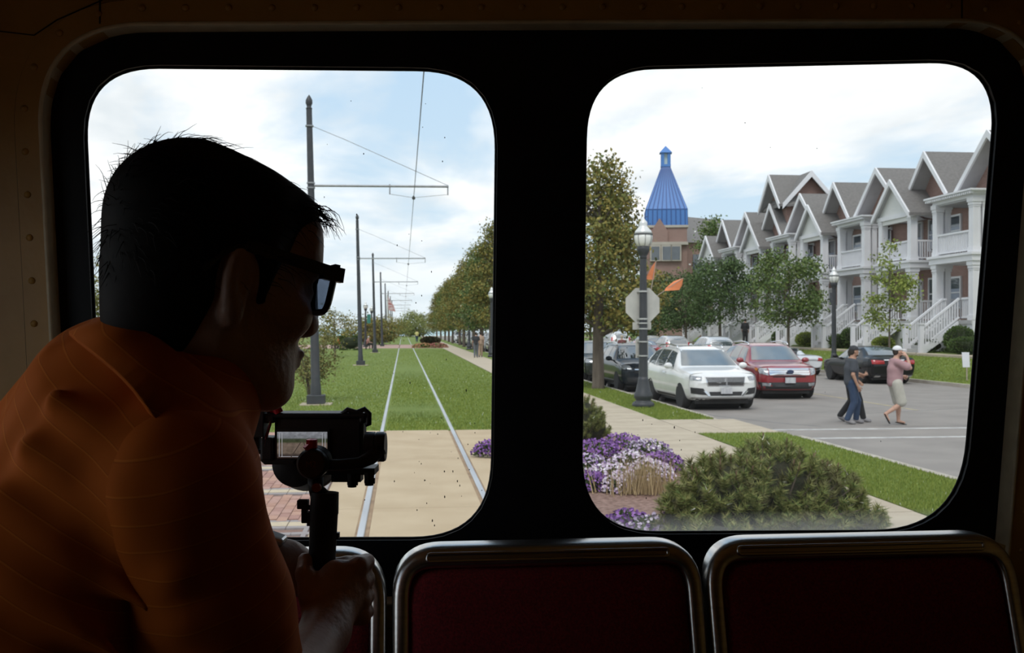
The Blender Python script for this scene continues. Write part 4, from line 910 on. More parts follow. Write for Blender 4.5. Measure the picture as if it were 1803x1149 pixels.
for i, (u, v, l) in enumerate(((672, 603, 'low dark shrub by the fourth tram pole'), (682, 601, 'low dark shrub by the fifth tram pole'))):
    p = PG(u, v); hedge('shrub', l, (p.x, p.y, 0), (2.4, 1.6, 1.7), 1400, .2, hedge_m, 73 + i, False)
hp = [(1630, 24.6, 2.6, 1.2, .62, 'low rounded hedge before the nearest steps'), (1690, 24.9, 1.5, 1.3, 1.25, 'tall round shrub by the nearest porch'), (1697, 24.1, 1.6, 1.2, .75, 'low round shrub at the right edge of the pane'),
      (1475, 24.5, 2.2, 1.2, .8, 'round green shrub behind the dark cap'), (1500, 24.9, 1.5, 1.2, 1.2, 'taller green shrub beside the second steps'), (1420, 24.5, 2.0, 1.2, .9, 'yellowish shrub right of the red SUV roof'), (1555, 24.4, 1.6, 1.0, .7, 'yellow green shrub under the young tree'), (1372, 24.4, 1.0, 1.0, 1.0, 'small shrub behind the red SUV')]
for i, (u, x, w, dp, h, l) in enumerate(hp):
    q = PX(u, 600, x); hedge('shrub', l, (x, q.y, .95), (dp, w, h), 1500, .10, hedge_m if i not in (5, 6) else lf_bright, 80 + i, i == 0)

# mugo pine in front of the sidewalk: needle tufts on upturned shoots
pine_m = mat('pine_needles', (.1, .15, .03), .75, island=[(0.075, 0.135, 0.025), (0.14, 0.215, 0.042), (0.21, 0.265, 0.06), (0.29, 0.27, 0.09)])
pine_y = mat('pine_needles_tan', (.2, .18, .08), .8, island=[(0.163, 0.144, 0.056), (0.263, 0.225, 0.106), (0.125, 0.138, 0.044)])
def pine(name, label, loc, lobes, ntuft, nl, seed, tan_frac=.14, dens=80):
    root = thing(name, label, 'shrub', loc); rg = np.random.default_rng(seed); T = []; D = []
    for (cx, cy, cz, rx, ry, rz), k in zip(lobes, [int(ntuft * l[3] * l[5] / sum(a[3] * a[5] for a in lobes)) for l in lobes]):
        d = rg.normal(size=(k * 3, 3)); d[:, 1] -= .35; d /= np.linalg.norm(d, axis=1)[:, None]; d = d[d[:, 2] > -.45][:k]
        p = d * np.array([rx, ry, rz]) * rg.uniform(.80, 1.05, len(d))[:, None] + np.array([cx, cy, cz]); T.append(p); D.append(d * .75 + np.array([0, 0, .75]))
    T = np.concatenate(T); D = np.concatenate(D); keep = T[:, 2] > .06; T, D = T[keep], D[keep]; D /= np.linalg.norm(D, axis=1)[:, None]
    tanm = rg.random(len(T)) < tan_frac
    if tan_frac: tanm |= (T[:, 0] > .55) & (T[:, 2] > .5) & (rg.random(len(T)) < .65)
    for nm, mk, mm in (('needles', ~tanm, pine_m), ('faded_needles', tanm, pine_y)):
        if mk.sum() == 0: continue
        t, d = T[mk], D[mk]; n = len(t) * dens; i = np.repeat(np.arange(len(t)), dens); s = rg.uniform(-.10, .03, n)[:, None]; base = t[i] + d[i] * s
        r = rg.normal(size=(n, 3)); r -= (r * d[i]).sum(1)[:, None] * d[i]; r /= np.linalg.norm(r, axis=1)[:, None]; dir_ = r * .8 + d[i] * .62; L = nl * rg.uniform(.7, 1.2, n)[:, None]
        w = np.cross(dir_, rg.normal(size=(n, 3))); w *= .0042 / np.linalg.norm(w, axis=1)[:, None]
        V = np.stack([base - w, base + w, base + dir_ * L], 1).reshape(-1, 3); link(nm, np_mesh(nm, V, np.arange(len(V)).reshape(-1, 3)), mm, root)['kind'] = 'stuff'
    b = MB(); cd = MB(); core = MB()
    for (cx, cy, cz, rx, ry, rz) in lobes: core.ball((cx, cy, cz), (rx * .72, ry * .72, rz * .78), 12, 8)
    core.build('shade_core', mat('pine_core', (.022, .028, .010), .95, col2=(.03, .026, .014), scale=30, bump=1.0, bscale=60), root)['kind'] = 'stuff'  # darkened solid core paints the shade between the needle tufts
    for j in range(0, len(T)):
        if j % 2 == 0: b.tube([(T[j][0] * .3, T[j][1] * .3, .05), tuple(T[j] * [.7, .7, .6]), tuple(T[j])], [.014, .009, .004], 4)
        if T[j][2] > .62 and j % 3 == 0: cd.tube([tuple(T[j] - D[j] * .02), tuple(T[j] + D[j] * .045 + np.array([0, 0, .03]))], [.010, .006], 5)
    b.build('branches', bark, root)['kind'] = 'stuff'
    if cd.v: cd.build('buds', mat('pine_bud', (.16, .10, .06), .8), root)['kind'] = 'stuff'
    return root
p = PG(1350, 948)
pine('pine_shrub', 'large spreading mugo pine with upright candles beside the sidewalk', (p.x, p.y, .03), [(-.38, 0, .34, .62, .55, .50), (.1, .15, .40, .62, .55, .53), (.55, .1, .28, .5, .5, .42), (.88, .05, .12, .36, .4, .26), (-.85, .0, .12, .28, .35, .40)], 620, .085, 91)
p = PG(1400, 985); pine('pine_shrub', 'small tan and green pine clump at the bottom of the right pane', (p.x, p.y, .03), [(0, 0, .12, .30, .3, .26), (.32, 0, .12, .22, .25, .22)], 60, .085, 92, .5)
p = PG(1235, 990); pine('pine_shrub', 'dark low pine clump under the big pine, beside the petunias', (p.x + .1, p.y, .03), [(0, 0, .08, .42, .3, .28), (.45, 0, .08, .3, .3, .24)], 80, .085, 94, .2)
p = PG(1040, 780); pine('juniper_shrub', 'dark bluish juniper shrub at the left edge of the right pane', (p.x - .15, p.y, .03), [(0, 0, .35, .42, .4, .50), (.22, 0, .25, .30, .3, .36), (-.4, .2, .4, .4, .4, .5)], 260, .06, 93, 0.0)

# petunias: each plant a mound of leaves with open five-lobed blossoms
pet = {'purple': mat('petal_purple', (.2, .05, .35), .6, island=[(.09, .02, .17), (.17, .045, .28), (.34, .16, .46)]), 'white': mat('petal_pale', (.6, .5, .6), .6, island=[(.48, .34, .52), (.66, .58, .68), (.72, .68, .72)]), 'mix': mat('petal_mixed', (.4, .3, .5), .6, island=[(.13, .035, .23), (.30, .15, .42), (.55, .42, .60), (.68, .62, .68)])}
def blossoms(name, C, r, seed):
    rg = np.random.default_rng(seed); n = len(C); nrm = rg.normal(size=(n, 3)) * .5; nrm[:, 1] -= .55; nrm[:, 2] += .7; nrm /= np.linalg.norm(nrm, axis=1)[:, None]
    t = np.cross(nrm, rg.normal(size=(n, 3))); t /= np.linalg.norm(t, axis=1)[:, None]; b = np.cross(nrm, t); R_ = r * rg.uniform(.75, 1.2, n); V = [C - nrm * (R_ * .45)[:, None]]
    for k in range(10):
        a = 2 * np.pi * k / 10; q = R_ * (1.0 if k % 2 == 0 else .80); V.append(C + t * (q * math.cos(a))[:, None] + b * (q * math.sin(a))[:, None])
    V = np.stack(V, 1).reshape(-1, 3); Fc = []
    base = np.arange(n)[:, None] * 11
    for k in range(10): Fc.append(np.concatenate([base, base + 1 + k, base + 1 + (k + 1) % 10], 1))
    return np_mesh(name, V, np.concatenate(Fc))
pet_leaf = mat('petunia_leaf', (.06, .1, .03), .8, island=[(.04, .065, .02), (.07, .105, .03), (.10, .13, .045)])
def petunia(label, loc, rx, ry, h, colour, nb, seed, tall=0):
    root = thing('petunia_plant', label, 'flower', loc, group='petunias in the mulch bed'); rg = np.random.default_rng(seed); n = 420
    d = rg.normal(size=(n, 3)); d[:, 2] = np.abs(d[:, 2]); d /= np.linalg.norm(d, axis=1)[:, None]; L = d * np.array([rx, ry, h]) * rg.uniform(.45, .98, n)[:, None]
    link('foliage', leaf_mesh('foliage', L, .07, .55, .2, seed), pet_leaf, root)['kind'] = 'stuff'
    d = rg.normal(size=(nb, 3)); d[:, 1] -= .4; d[:, 2] = np.abs(d[:, 2]) + .1; d /= np.linalg.norm(d, axis=1)[:, None]; B = d * np.array([rx, ry, h]) * rg.uniform(.95, 1.06, nb)[:, None]
    link('blossoms', blossoms('blossoms', B, .0215, seed), pet[colour], root)['kind'] = 'stuff'
    return root
pl = [(1050, 800, .42, 'purple', 'purple petunia mound in front of the juniper'), (1095, 790, .45, 'purple', 'tall purple petunia mound at the back of the bed'), (1140, 800, .42, 'mix', 'mixed petunia mound near the sidewalk edge'), (1165, 818, .34, 'purple', 'purple petunia mound at the right end of the long drift'),
      (1035, 825, .36, 'mix', 'mixed petunia mound at the left edge of the right pane'), (1110, 825, .40, 'white', 'pale petunia mound in the middle of the drift'), (1145, 835, .34, 'white', 'pale petunia mound beside the dry grass'), (1070, 845, .36, 'white', 'brightest white petunia mound at the front of the drift'), (1038, 852, .28, 'purple', 'low purple petunia mound at the front left'), (1092, 855, .26, 'white', 'small white petunia mound at the drift front'),
      (862, 792, .30, 'purple', 'purple petunias at the right edge of the left pane'), (1105, 925, .26, 'purple', 'purple petunia mound near the bottom left of the right pane'), (1150, 935, .26, 'mix', 'mixed petunia mound at the bottom of the right pane'), (1190, 928, .24, 'purple', 'purple petunia mound beside the pine clump'), (1075, 940, .20, 'mix', 'small petunia mound at the bottom left corner of the right pane')]
for i, (u, v, r, c, l) in enumerate(pl):
    p = PG(u, v + 8, .03); petunia(l, (p.x, p.y, .03), r, r * .9, r * .62 + .05, c, int(290 * r / .35), 101 + i)
# tuft of dry ornamental grass
p = PG(1135, 872); og = thing('ornamental_grass', 'dry straw coloured grass tuft between petunias and pine', 'grass', (p.x, p.y, .03)); rg = np.random.default_rng(4)
a = rg.normal(size=(420, 2)) * [.20, .10]; V = np.stack([a[:, 0], a[:, 1], np.zeros(420)], 1)
link('blades', blades('blades', V, .44, .006, .35, 8), mat('straw', (.4, .29, .15), .9, island=[(.26, .18, .09), (.42, .31, .16), (.50, .38, .21)]), og)['kind'] = 'stuff'
# far flower bed beside the track
for i, (u, v, r, c, l) in enumerate(((745, 612, 1.0, (.30, .15, .07), 'far orange flower mound beside the tracks'), (770, 612, 1.0, (.27, .10, .08), 'far red flower mound beside the sidewalk'))):
    p = PG(u, v); f = thing('flower_mound', l, 'flower', (p.x, p.y, 0)); rg = np.random.default_rng(140 + i); d = rg.normal(size=(900, 3)); d[:, 2] = np.abs(d[:, 2]); d /= np.linalg.norm(d, axis=1)[:, None]
    link('foliage', leaf_mesh('foliage', d * [1.15, 1.2, .48] * rg.uniform(.6, 1, 900)[:, None], .25, .7, .2, i), lf_mid, f)['kind'] = 'stuff'
    link('blossoms', blossoms('blossoms', (d * [1.15, 1.2, .5])[:300], .09, i), mat('far_bloom_%d' % i, c, .7, col2=tuple(q * 1.5 for q in c), scale=3), f)['kind'] = 'stuff'
p = PG(758, 606); hedge('shrub', 'dark red shrub behind the far flower mounds', (p.x, p.y, 0), (2.6, 2.0, 1.0), 1000, .25, mat('leaves_red', (.1, .05, .03), .8, island=[(.06, .03, .02), (.12, .06, .03), (.07, .08, .025)]), 99, False)
# ------------------------------------------------------------------ cars: lofted body, glass, wheels, lights
tyre_m = mat('tyre', (0.018, 0.018, 0.02), .85, col2=(.026, .026, .028), scale=12); rim_m = mat('alloy_rim', (.42, .43, .44), .35, .8, col2=(.36, .37, .38), scale=5)
chrome = mat('chrome', (.75, .76, .78), .12, 1.0); dark_plastic = mat('dark_plastic', (.022, .023, .025), .6, col2=(.03, .03, .032), scale=9)
lamp_clear = mat('headlamp', (.42, .44, .46), .12, .2, col2=(.2, .21, .23), scale=14, coat=1.0); lamp_red = mat('tail_lamp', (.42, .015, .02), .2, col2=(.3, .01, .015), scale=9, coat=.8); lamp_amber = mat('amber_lamp', (.6, .2, .03), .2)
plate_m = mat('licence_plate', (.55, .55, .56), .5, col2=(.42, .42, .45), scale=18, stretch=(1, 1, .4)); grille_m = mat('grille_mesh', (.20, .205, .21), .35, .7, col2=(.10, .10, .105), scale=60)
car_glass = mat('car_glass', (.055, .075, .085), .03, col2=(.10, .125, .14), scale=1.6, spec=1.0); car_glass.node_tree.nodes['Principled BSDF'].inputs['IOR'].default_value = 2.1
STY = {
 'suv':    dict(t=[0, .012, .05, .12, .20, .265, .33, .40, .50, .68, .84, .93, .975, 1.0],
                zt=[.74, .90, 1.0, 1.06, 1.10, 1.135, 1.37, 1.60, 1.675, 1.68, 1.63, 1.50, 1.18, .95], zb=[.40, .30, .25, .23, .22, .22, .22, .22, .22, .22, .23, .27, .34, .42],
                w=[.70, .85, .94, .985, 1, 1, 1, 1, 1, 1, 1, .98, .94, .86], bl=[.70, .84, .93, .97, 1.0, 1.03, 1.04, 1.04, 1.05, 1.07, 1.1, 1.1, 1.05, .9], wt=[.62, .70, .76, .80, .80, .78, .73, .69, .68, .68, .67, .66, .68, .66]),
 'sedan':  dict(t=[0, .012, .05, .12, .20, .28, .36, .44, .55, .68, .78, .86, .95, .985, 1.0],
                zt=[.62, .74, .80, .86, .90, .93, 1.18, 1.37, 1.42, 1.40, 1.25, 1.05, 1.03, .98, .85], zb=[.34, .26, .21, .2, .19, .19, .19, .19, .19, .19, .19, .2, .24, .3, .38],
                w=[.70, .85, .94, .985, 1, 1, 1, 1, 1, 1, 1, 1, .97, .93, .86], bl=[.58, .69, .76, .82, .86, .88, .89, .90, .91, .92, .94, .95, .96, .92, .8], wt=[.62, .70, .76, .80, .80, .78, .70, .65, .64, .63, .66, .74, .76, .76, .7]),
 'roadster': dict(t=[0, .012, .05, .12, .22, .34, .40, .46, .60, .68, .80, .94, .985, 1.0],
                zt=[.55, .66, .74, .80, .86, .90, .93, .93, .90, .96, .96, .92, .86, .74], zb=[.3, .24, .2, .18, .18, .18, .18, .18, .18, .18, .18, .22, .3, .38],
                w=[.70, .85, .94, .985, 1, 1, 1, 1, 1, 1, 1, .97, .92, .85], bl=[.52, .62, .70, .75, .79, .82, .84, .85, .86, .87, .88, .87, .82, .7], wt=[.62, .70, .76, .80, .80, .78, .78, .78, .78, .78, .78, .76, .74, .7])}
def car_section(w, zb, bl, wt, zt):
    c = [(0, zb), (.80 * w, zb), (.95 * w, zb + .10), (w, zb + .30), (w, (zb + bl) / 2 + .12), (.985 * w, bl), (.985 * w * .5 + wt * .5 + .015, (bl + zt) / 2), (wt, zt - min(.05, (zt - bl) * .3)), (wt * .72, zt - .006), (0, zt)]
    pts = [np.array(q, float) for q in c]
    for it in range(2):                               # corner cutting rounds the section
        n = [pts[0]]
        for a, b in zip(pts[:-1], pts[1:]): n += [a * .75 + b * .25, a * .25 + b * .75]
        pts = n + [pts[-1]]
    return pts
def patch(bvh, name, m, parent, quad, axis, off=.008, nu=10, nv=6, sgn=1):
    """a panel laid on the body: quad = four corners in the plane seen along the axis ('y' front, '-y' back, 'x' sides)"""
    A, B, C, D = [np.array(q, float) for q in quad]; g = []; hit_any = False
    for j in range(nv + 1):
        row = []
        for i in range(nu + 1):
            u, v = i / nu, j / nv; q = (A * (1 - u) + B * u) * (1 - v) + (D * (1 - u) + C * u) * v
            if axis == 'y': o, d = Vector((q[0], -6, q[1])), Vector((0, 1, 0))
            elif axis == '-y': o, d = Vector((q[0], 6, q[1])), Vector((0, -1, 0))
            else: o, d = Vector((sgn * 4, q[0], q[1])), Vector((-sgn, 0, 0))
            h = bvh.ray_cast(o, d)
            if h[0] is None: row.append(None); continue
            n = h[1] if h[1].dot(d) < 0 else -h[1]
            row.append((h[0] + n * off, h[0] - n * .012))
        g.append(row)
    # fill misses from neighbours
    last = None
    for row in g:
        for i in range(len(row)):
            if row[i] is None: row[i] = next((row[k] for k in sorted(range(len(row)), key=lambda k: abs(k - i)) if row[k] is not None), last)
        last = row[len(row) // 2]
    if any(q is None for row in g for q in row): return None
    vs = [q[0] for row in g for q in row]; n1 = nu + 1; fs = [(j * n1 + i, j * n1 + i + 1, (j + 1) * n1 + i + 1, (j + 1) * n1 + i) for j in range(nv) for i in range(nu)]
    rim = [(0, i) for i in range(nu)] + [(j, nu) for j in range(nv)] + [(nv, i) for i in range(nu, 0, -1)] + [(j, 0) for j in range(nv, 0, -1)]
    b0 = len(vs); vs += [g[j][i][1] for j, i in rim]; L = len(rim)
    for k in range(L): fs.append((rim[k][0] * n1 + rim[k][1], rim[(k + 1) % L][0] * n1 + rim[(k + 1) % L][1], b0 + (k + 1) % L, b0 + k))
    mb = MB(); mb.add(vs, fs); o = mb.build(name, m, parent); smooth_by_angle(o, 40); return o
def wheel(root, x, y, r, w, hi, spokes=10):
    s = 1 if x > 0 else -1; t = MB(); t.lathe((x - s * w, y, r), [(r * .62, 0), (r * .93, .0), (r, .03), (r, w - .03), (r * .94, w), (r * .66, w + .0)], 26, ax=(s, 0, 0)); wo = t.build('wheel', tyre_m, root); smooth_by_angle(wo, 40)
    m = MB(); m.lathe((x - .05 * s, y, r), [(r * .55, 0), (r * .68, .0), (r * .68, .045), (r * .62, .05), (r * .60, .01)], 26, ax=(s, 0, 0))
    m.lathe((x - .06 * s, y, r), [(.0, .0), (.07, .0), (.07, .045), (.0, .055)], 12, ax=(s, 0, 0))
    if hi:
        for k in range(spokes):
            a = 2 * math.pi * k / spokes; dr = Vector((0, math.cos(a), math.sin(a))); m.bar(Vector((x - .02 * s, y, r)) + dr * .05, Vector((x - .015 * s, y, r)) + dr * r * .64, .032, .02, up=(1, 0, 0))
    else: m.lathe((x - .04 * s, y, r), [(0, 0), (r * .6, 0), (r * .6, .02), (0, .025)], 16, ax=(s, 0, 0))
    m.build('rim', rim_m, wo)
    d = MB(); d.lathe((x - .1 * s, y, r), [(0, 0), (r * .6, 0), (r * .6, .02), (0, .02)], 16, ax=(s, 0, 0)); d.build('brake_disc', dark_plastic, wo)
def car(label, loc, rz, style, L, W, colr, hi=True, zs=1.0, front=None, rear=None, roof_rails=False, lower=None, spokes=10, group=None, cat='car'):
    S = STY[style]; root = thing('car', label, cat, loc, rz, group); n = 64 if hi else 36; ts = np.concatenate([np.linspace(0, .06, 10 if hi else 5)[:-1], np.linspace(.06, .94, n), np.linspace(.94, 1, 8 if hi else 4)[1:]])
    def it(k):
        v = np.interp(ts, S['t'], S[k]); e = np.concatenate([v[:1], v, v[-1:]]); return e[:-2] * .2 + e[1:-1] * .6 + e[2:] * .2
    A = {k: it(k) for k in ('zt', 'zb', 'w', 'bl', 'wt')}; hw = W / 2; rings = []
    for i, t in enumerate(ts):
        sec = car_section(A['w'][i] * hw, A['zb'][i] * zs, A['bl'][i] * zs, A['wt'][i] * hw, A['zt'][i] * zs); y = -L / 2 + t * L
        # bow the nose and tail in plan
        full = sec + [np.array((-q[0], q[1])) for q in sec[-2:0:-1]]
        bow = lambda x: (.10 * (x / hw) ** 2 if t < .06 else (-.07 * (x / hw) ** 2 if t > .94 else 0)) * L / 4.6
        rings.append([(q[0], y + bow(q[0]), q[1]) for q in full])
    m = MB(); m.loft(rings); pm = mat('car_paint_' + '_'.join('%d' % (c * 100) for c in colr), colr, (.28 if max(colr) > .1 else .12), .0, coat=(1.0 if max(colr) > .1 else 0.0), spec=(.5 if max(colr) > .1 else .35), col2=tuple(c * .92 for c in colr), scale=2)
    body = m.build('body', pm, root); r = .365 * (1 if style == 'suv' else .92); wy = (-L / 2 + .195 * L, L / 2 - .205 * L)
    bvh = BVHTree.FromPolygons([v.co for v in body.data.vertices], [p.vertices for p in body.data.polygons])
    if hi:                                            # wheel arches
        cut = MB()
        for y in wy: cut.cyl((-W, y, r), (W, y, r), r * 1.13, n=28)
        co = cut.build('cut', dark_plastic); bo = body.modifiers.new('arch', 'BOOLEAN'); bo.operation = 'DIFFERENCE'; bo.object = co; bo.solver = 'EXACT'
        bpy.context.view_layer.update(); dg = bpy.context.evaluated_depsgraph_get(); me = bpy.data.meshes.new_from_object(body.evaluated_get(dg)); body.modifiers.clear(); body.data = me; me.materials.clear(); me.materials.append(pm)
        bpy.data.objects.remove(co)
        lin = MB(); 
        for y in wy: lin.cyl((-hw * .62, y, r), (hw * .62, y, r), r * 1.1, n=20)
        lin.box((-hw * .75, -L / 2 + .35, .17), (hw * .75, L / 2 - .35, .3)); lin.build('underbody', dark_plastic, root)
    smooth_by_angle(body, 42)
    for y in wy:
        for s in (-1, 1): wheel(root, s * (hw + (.0 if hi else .012)), y, r, .23, hi, spokes)
    y_at = lambda t: -L / 2 + t * L; zz = lambda k, t: float(np.interp(t, S['t'], S[k])) * zs
    Wt = lambda k, t: float(np.interp(t, S['t'], S[k])) * hw
    nz = 8 if hi else 4
    if style != 'roadster':
        t0, t1 = (.268, .405) if style == 'suv' else (.285, .435)
        z0, z1 = zz('zt', t0) + .01, zz('zt', t1) - .03
        patch(bvh, 'windshield', car_glass, root, [(-Wt('wt', t0) * 1.03, z0), (Wt('wt', t0) * 1.03, z0), (Wt('wt', t1) * .93, z1), (-Wt('wt', t1) * .93, z1)], 'y', .007, nz * 2, nz)
        # side glass in three panes
        if style == 'suv': panes = [[(.335, .02), (.505, .02), (.505, .9), (.405, .9)], [(.52, .02), (.70, .02), (.70, .93), (.52, .9)], [(.715, .03), (.88, .16), (.83, .85), (.715, .93)]]
        else: panes = [[(.36, .04), (.53, .04), (.53, .88), (.44, .85)], [(.545, .04), (.74, .1), (.70, .75), (.545, .88)]]
        for s in (-1, 1):
            for pq in panes:
                q = []
                for t, f in pq: a, b = zz('bl', t) + .02, zz('zt', t) - .06; q.append((y_at(t), a + (b - a) * f))
                patch(bvh, 'side_window', car_glass, root, q, 'x', .006, 8, 5, s)
        t0, t1 = (.972, .90) if style == 'suv' else (.86, .70)
        if style == 'suv': q = [(-hw * .66, 1.12 * zs), (hw * .66, 1.12 * zs), (hw * .56, 1.54 * zs), (-hw * .56, 1.54 * zs)]
        else: q = [(-hw * .70, 1.08 * zs), (hw * .70, 1.08 * zs), (hw * .56, 1.36 * zs), (-hw * .56, 1.36 * zs)]
        patch(bvh, 'rear_window', car_glass, root, q, '-y', .007, nz * 2, nz)
        for s in (-1, 1):                             # mirrors
            mm = SD(.02 if not hi else .012); c = np.array([s * (hw + .10), y_at(.345 if style == 'suv' else .37), zz('bl', .34) + .11]); mm.ell(c, (.12, .075, .085)); mm.cap(c + [-s * .12, .02, -.06], c, .03, .03); mm.build('mirror', pm, root, relax=1)
    if roof_rails:
        for s in (-1, 1):
            rr = MB(); rr.tube([(s * Wt('wt', t) * .97, y_at(t), zz('zt', t) - .01 + dz) for t, dz in ((.44, .0), (.46, .05), (.6, .06), (.8, .055), (.84, .0))], .022, 6); rr.build('roof_rail', chrome if hi else dark_plastic, root, True)
    sk = lower or dark_plastic
    if front: front(root, bvh, hw, L, zs)
    if rear: rear(root, bvh, hw, L, zs)
    return root
def mirror_patch(bvh, nm, m, root, quad, axis, off=.008, nu=8, nv=4):
    patch(bvh, nm, m, root, quad, axis, off, nu, nv); patch(bvh, nm, m, root, [(-x, z) for x, z in quad], axis, off, nu, nv)
def plate(root, y, z, w=.155, h=.078, tilt=0):
    MB().box((-w, y - .012, z - h), (w, y + .02, z + h)).build('licence_plate', plate_m, root)
def front_lux(root, b, hw, L, zs):                    # big mesh grille, slim lamps, dark intakes with chrome slashes
    patch(b, 'grille_surround', chrome, root, [(-.50, .655), (.50, .655), (.565, .905), (-.565, .905)], 'y', .010, 14, 5); g = patch(b, 'grille', grille_m, root, [(-.475, .675), (.475, .675), (.54, .885), (-.54, .885)], 'y', .016, 14, 5)
    m = MB(); m.box((-.022, -L / 2 - .035, .69), (.022, -L / 2 + .02, .875)); m.box((-.05, -L / 2 - .03, .775), (.05, -L / 2 + .02, .79)); m.build('badge', chrome, root)
    mirror_patch(b, 'headlamp', lamp_clear, root, [(.66, .80), (.90, .82), (.905, .93), (.63, .90)], 'y', .012)
    mirror_patch(b, 'intake', dark_plastic, root, [(.50, .42), (.88, .46), (.90, .62), (.62, .60)], 'y', .010)
    mirror_patch(b, 'chrome_slash', chrome, root, [(.43, .40), (.49, .40), (.62, .53), (.55, .53)], 'y', .018)
    patch(b, 'lower_intake', dark_plastic, root, [(-.42, .405), (.42, .405), (.46, .51), (-.46, .51)], 'y', .011, 12, 3)
    patch(b, 'lower_lip', mat('silver_trim', (.5, .5, .5), .3, .6), root, [(-.86, .335), (.86, .335), (.86, .37), (-.86, .37)], 'y', .012, 16, 2)
    patch(b, 'skid_plate', dark_plastic, root, [(-.86, .26), (.86, .26), (.86, .325), (-.86, .325)], 'y', .006, 16, 2)
    plate(root, -L / 2 - .035, .54, .155, .08)
    for s in (-1, 1):
        patch(b, 'sill', dark_plastic, root, [(-L / 2 + 1.5, .24), (L / 2 - 1.55, .24), (L / 2 - 1.55, .36), (-L / 2 + 1.5, .36)], 'x', .006, 8, 2, s); patch(b, 'door_handle', chrome, root, [(-.15, .93), (.1, .93), (.1, .965), (-.15, .965)], 'x', .025, 3, 2, s)
    m = MB(); m.box((-.03, -L / 2 + L * .9, 1.66), (.03, -L / 2 + L * .93, 1.74)); 
def front_ford(root, b, hw, L, zs):                   # wide chrome bars between bright lamps, black lower bumper
    for k, (z0, z1) in enumerate(((.755, .815), (.825, .885), (.895, .955))): patch(b, 'grille_bar', chrome, root, [(-.62, z0), (.62, z0), (.64, z1), (-.64, z1)], 'y', .022 - .003 * k, 16, 2)
    m = MB(); m.lathe((0, -L / 2 - .045, .855), [(0, -.01), (.06, -.01), (.065, 0), (.065, .03)], 16, ax=(0, 1, 0)); bo = m.build('badge', mat('blue_badge', (.03, .045, .10), .3), root); bo.scale = (1.7, 1, 1)
    mirror_patch(b, 'headlamp', lamp_clear, root, [(.66, .745), (.87, .80), (.90, .96), (.66, .955)], 'y', .016); mirror_patch(b, 'turn_lamp', lamp_amber, root, [(.88, .84), (.93, .86), (.94, .955), (.905, .955)], 'y', .014, 3, 3)
    patch(b, 'slot', dark_plastic, root, [(-.50, .685), (.50, .685), (.52, .715), (-.52, .715)], 'y', .008, 12, 2)
    patch(b, 'lower_bumper', dark_plastic, root, [(-.90, .27), (.90, .27), (.93, .535), (-.93, .535)], 'y', .010, 18, 4); mirror_patch(b, 'fog_lamp', lamp_clear, root, [(.60, .42), (.80, .43), (.82, .52), (.58, .51)], 'y', .018)
    plate(root, -L / 2 - .04, .60, .16, .085)
    for s in (-1, 1): patch(b, 'sill', dark_plastic, root, [(-L / 2 + 1.5, .24), (L / 2 - 1.5, .24), (L / 2 - 1.5, .38), (-L / 2 + 1.5, .38)], 'x', .006, 8, 2, s)
def front_dark(root, b, hw, L, zs):
    patch(b, 'grille', dark_plastic, root, [(-.46, .66), (.46, .66), (.5, .86), (-.5, .86)], 'y', .010, 10, 4); patch(b, 'grille_bar', chrome, root, [(-.48, .77), (.48, .77), (.49, .80), (-.49, .80)], 'y', .016, 10, 2)
    mirror_patch(b, 'headlamp', lamp_clear, root, [(.58, .78), (.88, .80), (.90, .96), (.62, .90)], 'y', .014); patch(b, 'lower_intake', dark_plastic, root, [(-.7, .36), (.7, .36), (.74, .52), (-.74, .52)], 'y', .010, 12, 3); plate(root, -L / 2 - .03, .55)
    for s in (-1, 1): patch(b, 'sill', dark_plastic, root, [(-L / 2 + 1.5, .24), (L / 2 - 1.5, .24), (L / 2 - 1.5, .36), (-L / 2 + 1.5, .36)], 'x', .006, 8, 2, s)
def rear_sedan(root, b, hw, L, zs):
    mirror_patch(b, 'tail_lamp', lamp_red, root, [(.40, .80), (.86, .79), (.88, .95), (.42, .92)], '-y', .014); patch(b, 'trunk_trim', chrome, root, [(-.40, .925), (.40, .925), (.42, .965), (-.42, .965)], '-y', .014, 10, 2)
    MB().box((-.16, L / 2 - .02, .66), (.16, L / 2 + .03, .80)).build('licence_plate', plate_m, root); patch(b, 'rear_diffuser', dark_plastic, root, [(-.8, .25), (.8, .25), (.82, .40), (-.82, .40)], '-y', .010, 12, 3)
    mirror_patch(b, 'exhaust_tip', chrome, root, [(.55, .29), (.75, .29), (.75, .36), (.55, .36)], '-y', .03, 3, 2)
def rear_roadster(root, b, hw, L, zs):
    mirror_patch(b, 'tail_lamp', lamp_red, root, [(.56, .68), (.84, .66), (.84, .78), (.62, .82)], '-y', .014); MB().box((-.16, L / 2 - .02, .50), (.16, L / 2 + .03, .64)).build('licence_plate', plate_m, root)
    patch(b, 'rear_diffuser', dark_plastic, root, [(-.7, .26), (.7, .26), (.72, .36), (-.72, .36)], '-y', .010, 10, 2)
    m = MB(); m.box((-.62, -.35, .80), (.62, .55, .935)); m.build('cockpit', dark_plastic, root)
    for s in (-1, 1):
        h = SD(.02); h.cap((s * .34, .58, .92), (s * .34, 1.25, .86), .17, .07, k=.05); h.ell((s * .34, .52, 1.0), (.14, .10, .13), k=.05); h.build('headrest_fairing', root.children[0].data.materials[0], root)
    m = MB(); m.tube([(-.68, -.55, .9), (-.58, -.30, 1.2), (0, -.26, 1.24), (.58, -.30, 1.2), (.68, -.55, .9)], .025, 6); m.build('windscreen_frame', chrome, root, True)
    MB().prism([(-.66, -.55, .9), (.66, -.55, .9), (.57, -.30, 1.19), (-.57, -.30, 1.19)], (0, .01, 0)).build('windshield', car_glass, root)
